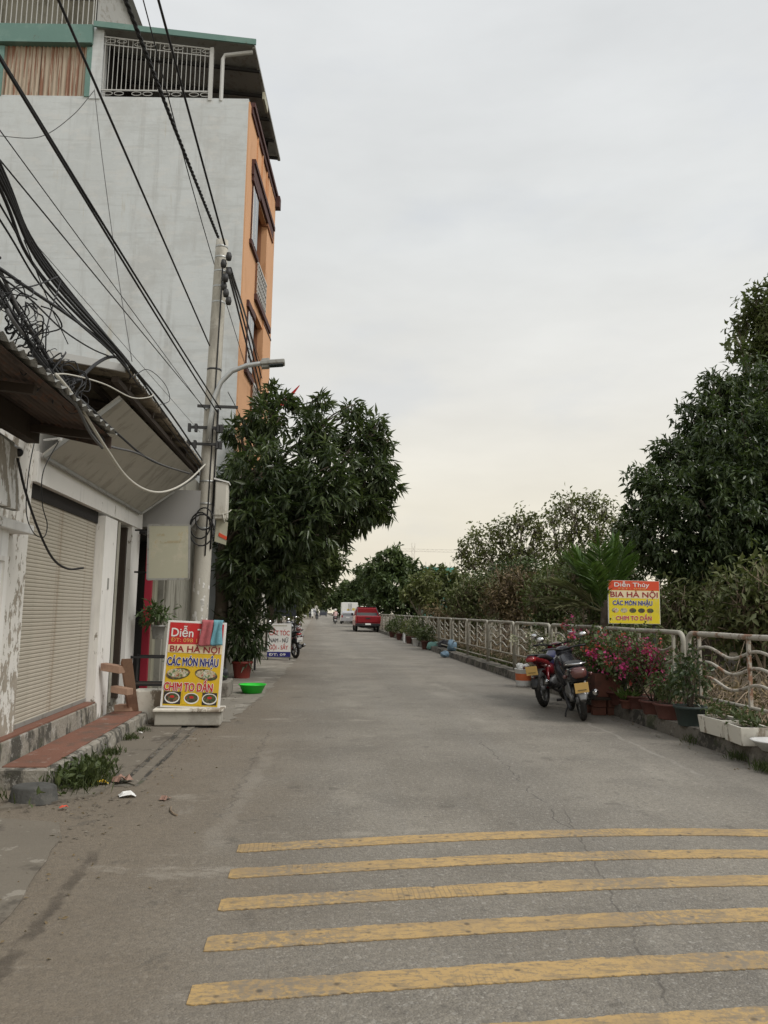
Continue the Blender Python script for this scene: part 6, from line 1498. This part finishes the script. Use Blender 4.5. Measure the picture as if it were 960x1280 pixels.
for x in (-1, 1):
    B(MB().add([(x*.84, 1.8, 1.22), (x*.84, 3.2, 1.22), (x*.74, 3.1, 1.7), (x*.745, 1.9, 1.72)], [(0, 1, 2, 3)] if x > 0 else [(3, 2, 1, 0)]), 'side_window', glass_m, bev=0)
    B(MB().box(x*.87-.06, x*.87+.06, -.02, .06, .8, 1.14), 'tail_light', lamp_red_m, bev=.01)
    B(MB().box(x*1.0-.08, x*1.0+.08, 3.2, 3.35, 1.15, 1.35), 'door_mirror', blackplastic_m)
    B(MB().bar((x*.82, .1, 1.2), (x*.7, 1.5, 1.72), .06), 'roll_bar', blackplastic_m)
    for y in (.95, 4.2): car_wheel(pk, x*.8, y)
B(MB().box(-.78, .78, -.035, .02, .68, 1.13), 'tailgate', pickup_m); B(MB().box(-.9, .9, -.12, .1, .42, .62), 'bumper', blackplastic_m)
B(MB().box(-.16, .16, -.05, -.03, .93, 1.03), 'tailgate_handle', blackplastic_m, bev=.005)
B(MB().obox((0, -.135, .57), (.2, 0, 0), (0, .006, 0), (0, 0, .06)), 'number_plate', plate_white_m, bev=0)
B(MB().box(-.5, .5, .0, 5.0, .3, .5), 'chassis', dark_m)
tk = thing('box_truck', 'small white box truck parked ahead of the silver car', 'truck', (AY(437, 770, 97).x, 97, 0))
MB().box(-1.0, 1.0, 0, 3.4, .85, 2.55).build('cargo_box', carwhite_m, tk, bevel=.03)
for x in (-.5, .5): MB().box(x-.47, x+.47, -.03, .0, .9, 2.5).build('cargo_door', carwhite_m, tk, bevel=.01)
for x in (-.13, .05, .2): MB().tube([(x, -.05, .9), (x, -.05, 2.45)], .02, 6).build('door_bar', alloy_m, tk)
MB().box(-.35, -.05, -.034, -.031, 1.5, 1.75).box(.3, .65, -.034, -.031, 1.55, 1.85).build('cargo_print', yellowcargo_m, tk)
body_loft(MB(), [(3.5, .85, .78, .6, 2.0), (4.6, .85, .78, .6, 2.0), (5.2, .82, .75, .6, 1.3)]).build('cab', carwhite_m, tk)
MB().box(-.9, .9, -.02, 3.5, .55, .85).build('chassis', dark_m, tk)
for x in (-1, 1):
    MB().box(x*.75-.1, x*.75+.1, -.05, 0, .65, .8).build('tail_light', lamp_red_m, tk)
    for y in (.9, 4.3): car_wheel(tk, x*.78, y, .38)
sc_ = thing('hatchback', 'silver hatchback parked behind the white box truck', 'car', (AY(434.8, 770, 89.5).x, 89.5, 0))
body_loft(MB(), [(0, .72, .7, .4, .95), (.15, .8, .78, .3, .98), (1.8, .82, .8, .28, .98), (3.2, .8, .76, .28, .9), (3.7, .7, .62, .35, .75)]).build('body', silverpaint_m, sc_, bevel=.04)
body_loft(MB(), [(.05, .72, .55, .92, 1.3), (.4, .76, .6, .92, 1.48), (1.6, .76, .6, .92, 1.5), (2.5, .74, .6, .92, 1.0)]).build('cabin', silverpaint_m, sc_, bevel=.03)
MB().add([(-.6, .0, 1.0), (.6, .0, 1.0), (.5, .19, 1.38), (-.5, .19, 1.38)], [(0, 1, 2, 3)]).build('rear_window', glass_m, sc_)
MB().box(-.2, .2, -.03, 0, .68, .8).build('number_plate', plate_white_m, sc_); MB().box(-.78, .78, -.08, .1, .35, .52).build('bumper', silverpaint_m, sc_)
for x in (-1, 1):
    MB().box(x*.66-.08, x*.66+.08, -.02, .1, .75, 1.0).build('tail_light', lamp_red_m, sc_)
    MB().add([(x*.755, .5, 1.0), (x*.755, 2.3, 1.0), (x*.63, 1.7, 1.44), (x*.62, .55, 1.42)], [(0, 1, 2, 3)] if x > 0 else [(3, 2, 1, 0)]).build('side_window', glass_m, sc_)
    for y in (.6, 3.0): car_wheel(sc_, x*.7, y, .3)
for i, (px, Y, m_, hh, lb) in enumerate(((404, 190, cardark_m, 2.2, 'dark distant van in the middle of the road'), (386, 150, carwhite_m, 1.7, 'pale distant car at the left end of the road'), (392, 230, silverpaint_m, 1.9, 'silver distant car where the road vanishes'))):
    v = thing('distant_car', lb, 'car', (AY(px, 766, Y).x, Y, 0))
    body_loft(MB(), [(0, .82, .8, .35, 1.0), (.2, .88, .84, .3, 1.05), (3.8, .88, .8, .3, .95), (4.2, .75, .7, .4, .8)]).build('body', m_, v, bevel=.04)
    body_loft(MB(), [(.2, .8, .66, 1.0, hh-.1), (.5, .82, .68, 1.0, hh), (2.4, .82, .68, 1.0, hh), (3.2, .78, .66, .95, 1.1)]).build('cabin', m_, v, bevel=.03)
    MB().add([(-.62, .17, 1.1), (.62, .17, 1.1), (.56, .22, hh-.2), (-.56, .22, hh-.2)], [(0, 1, 2, 3)]).build('rear_window', glass_m, v)
    for x in (-1, 1):
        for y in (.7, 3.3): car_wheel(v, x*.76, y, .33)
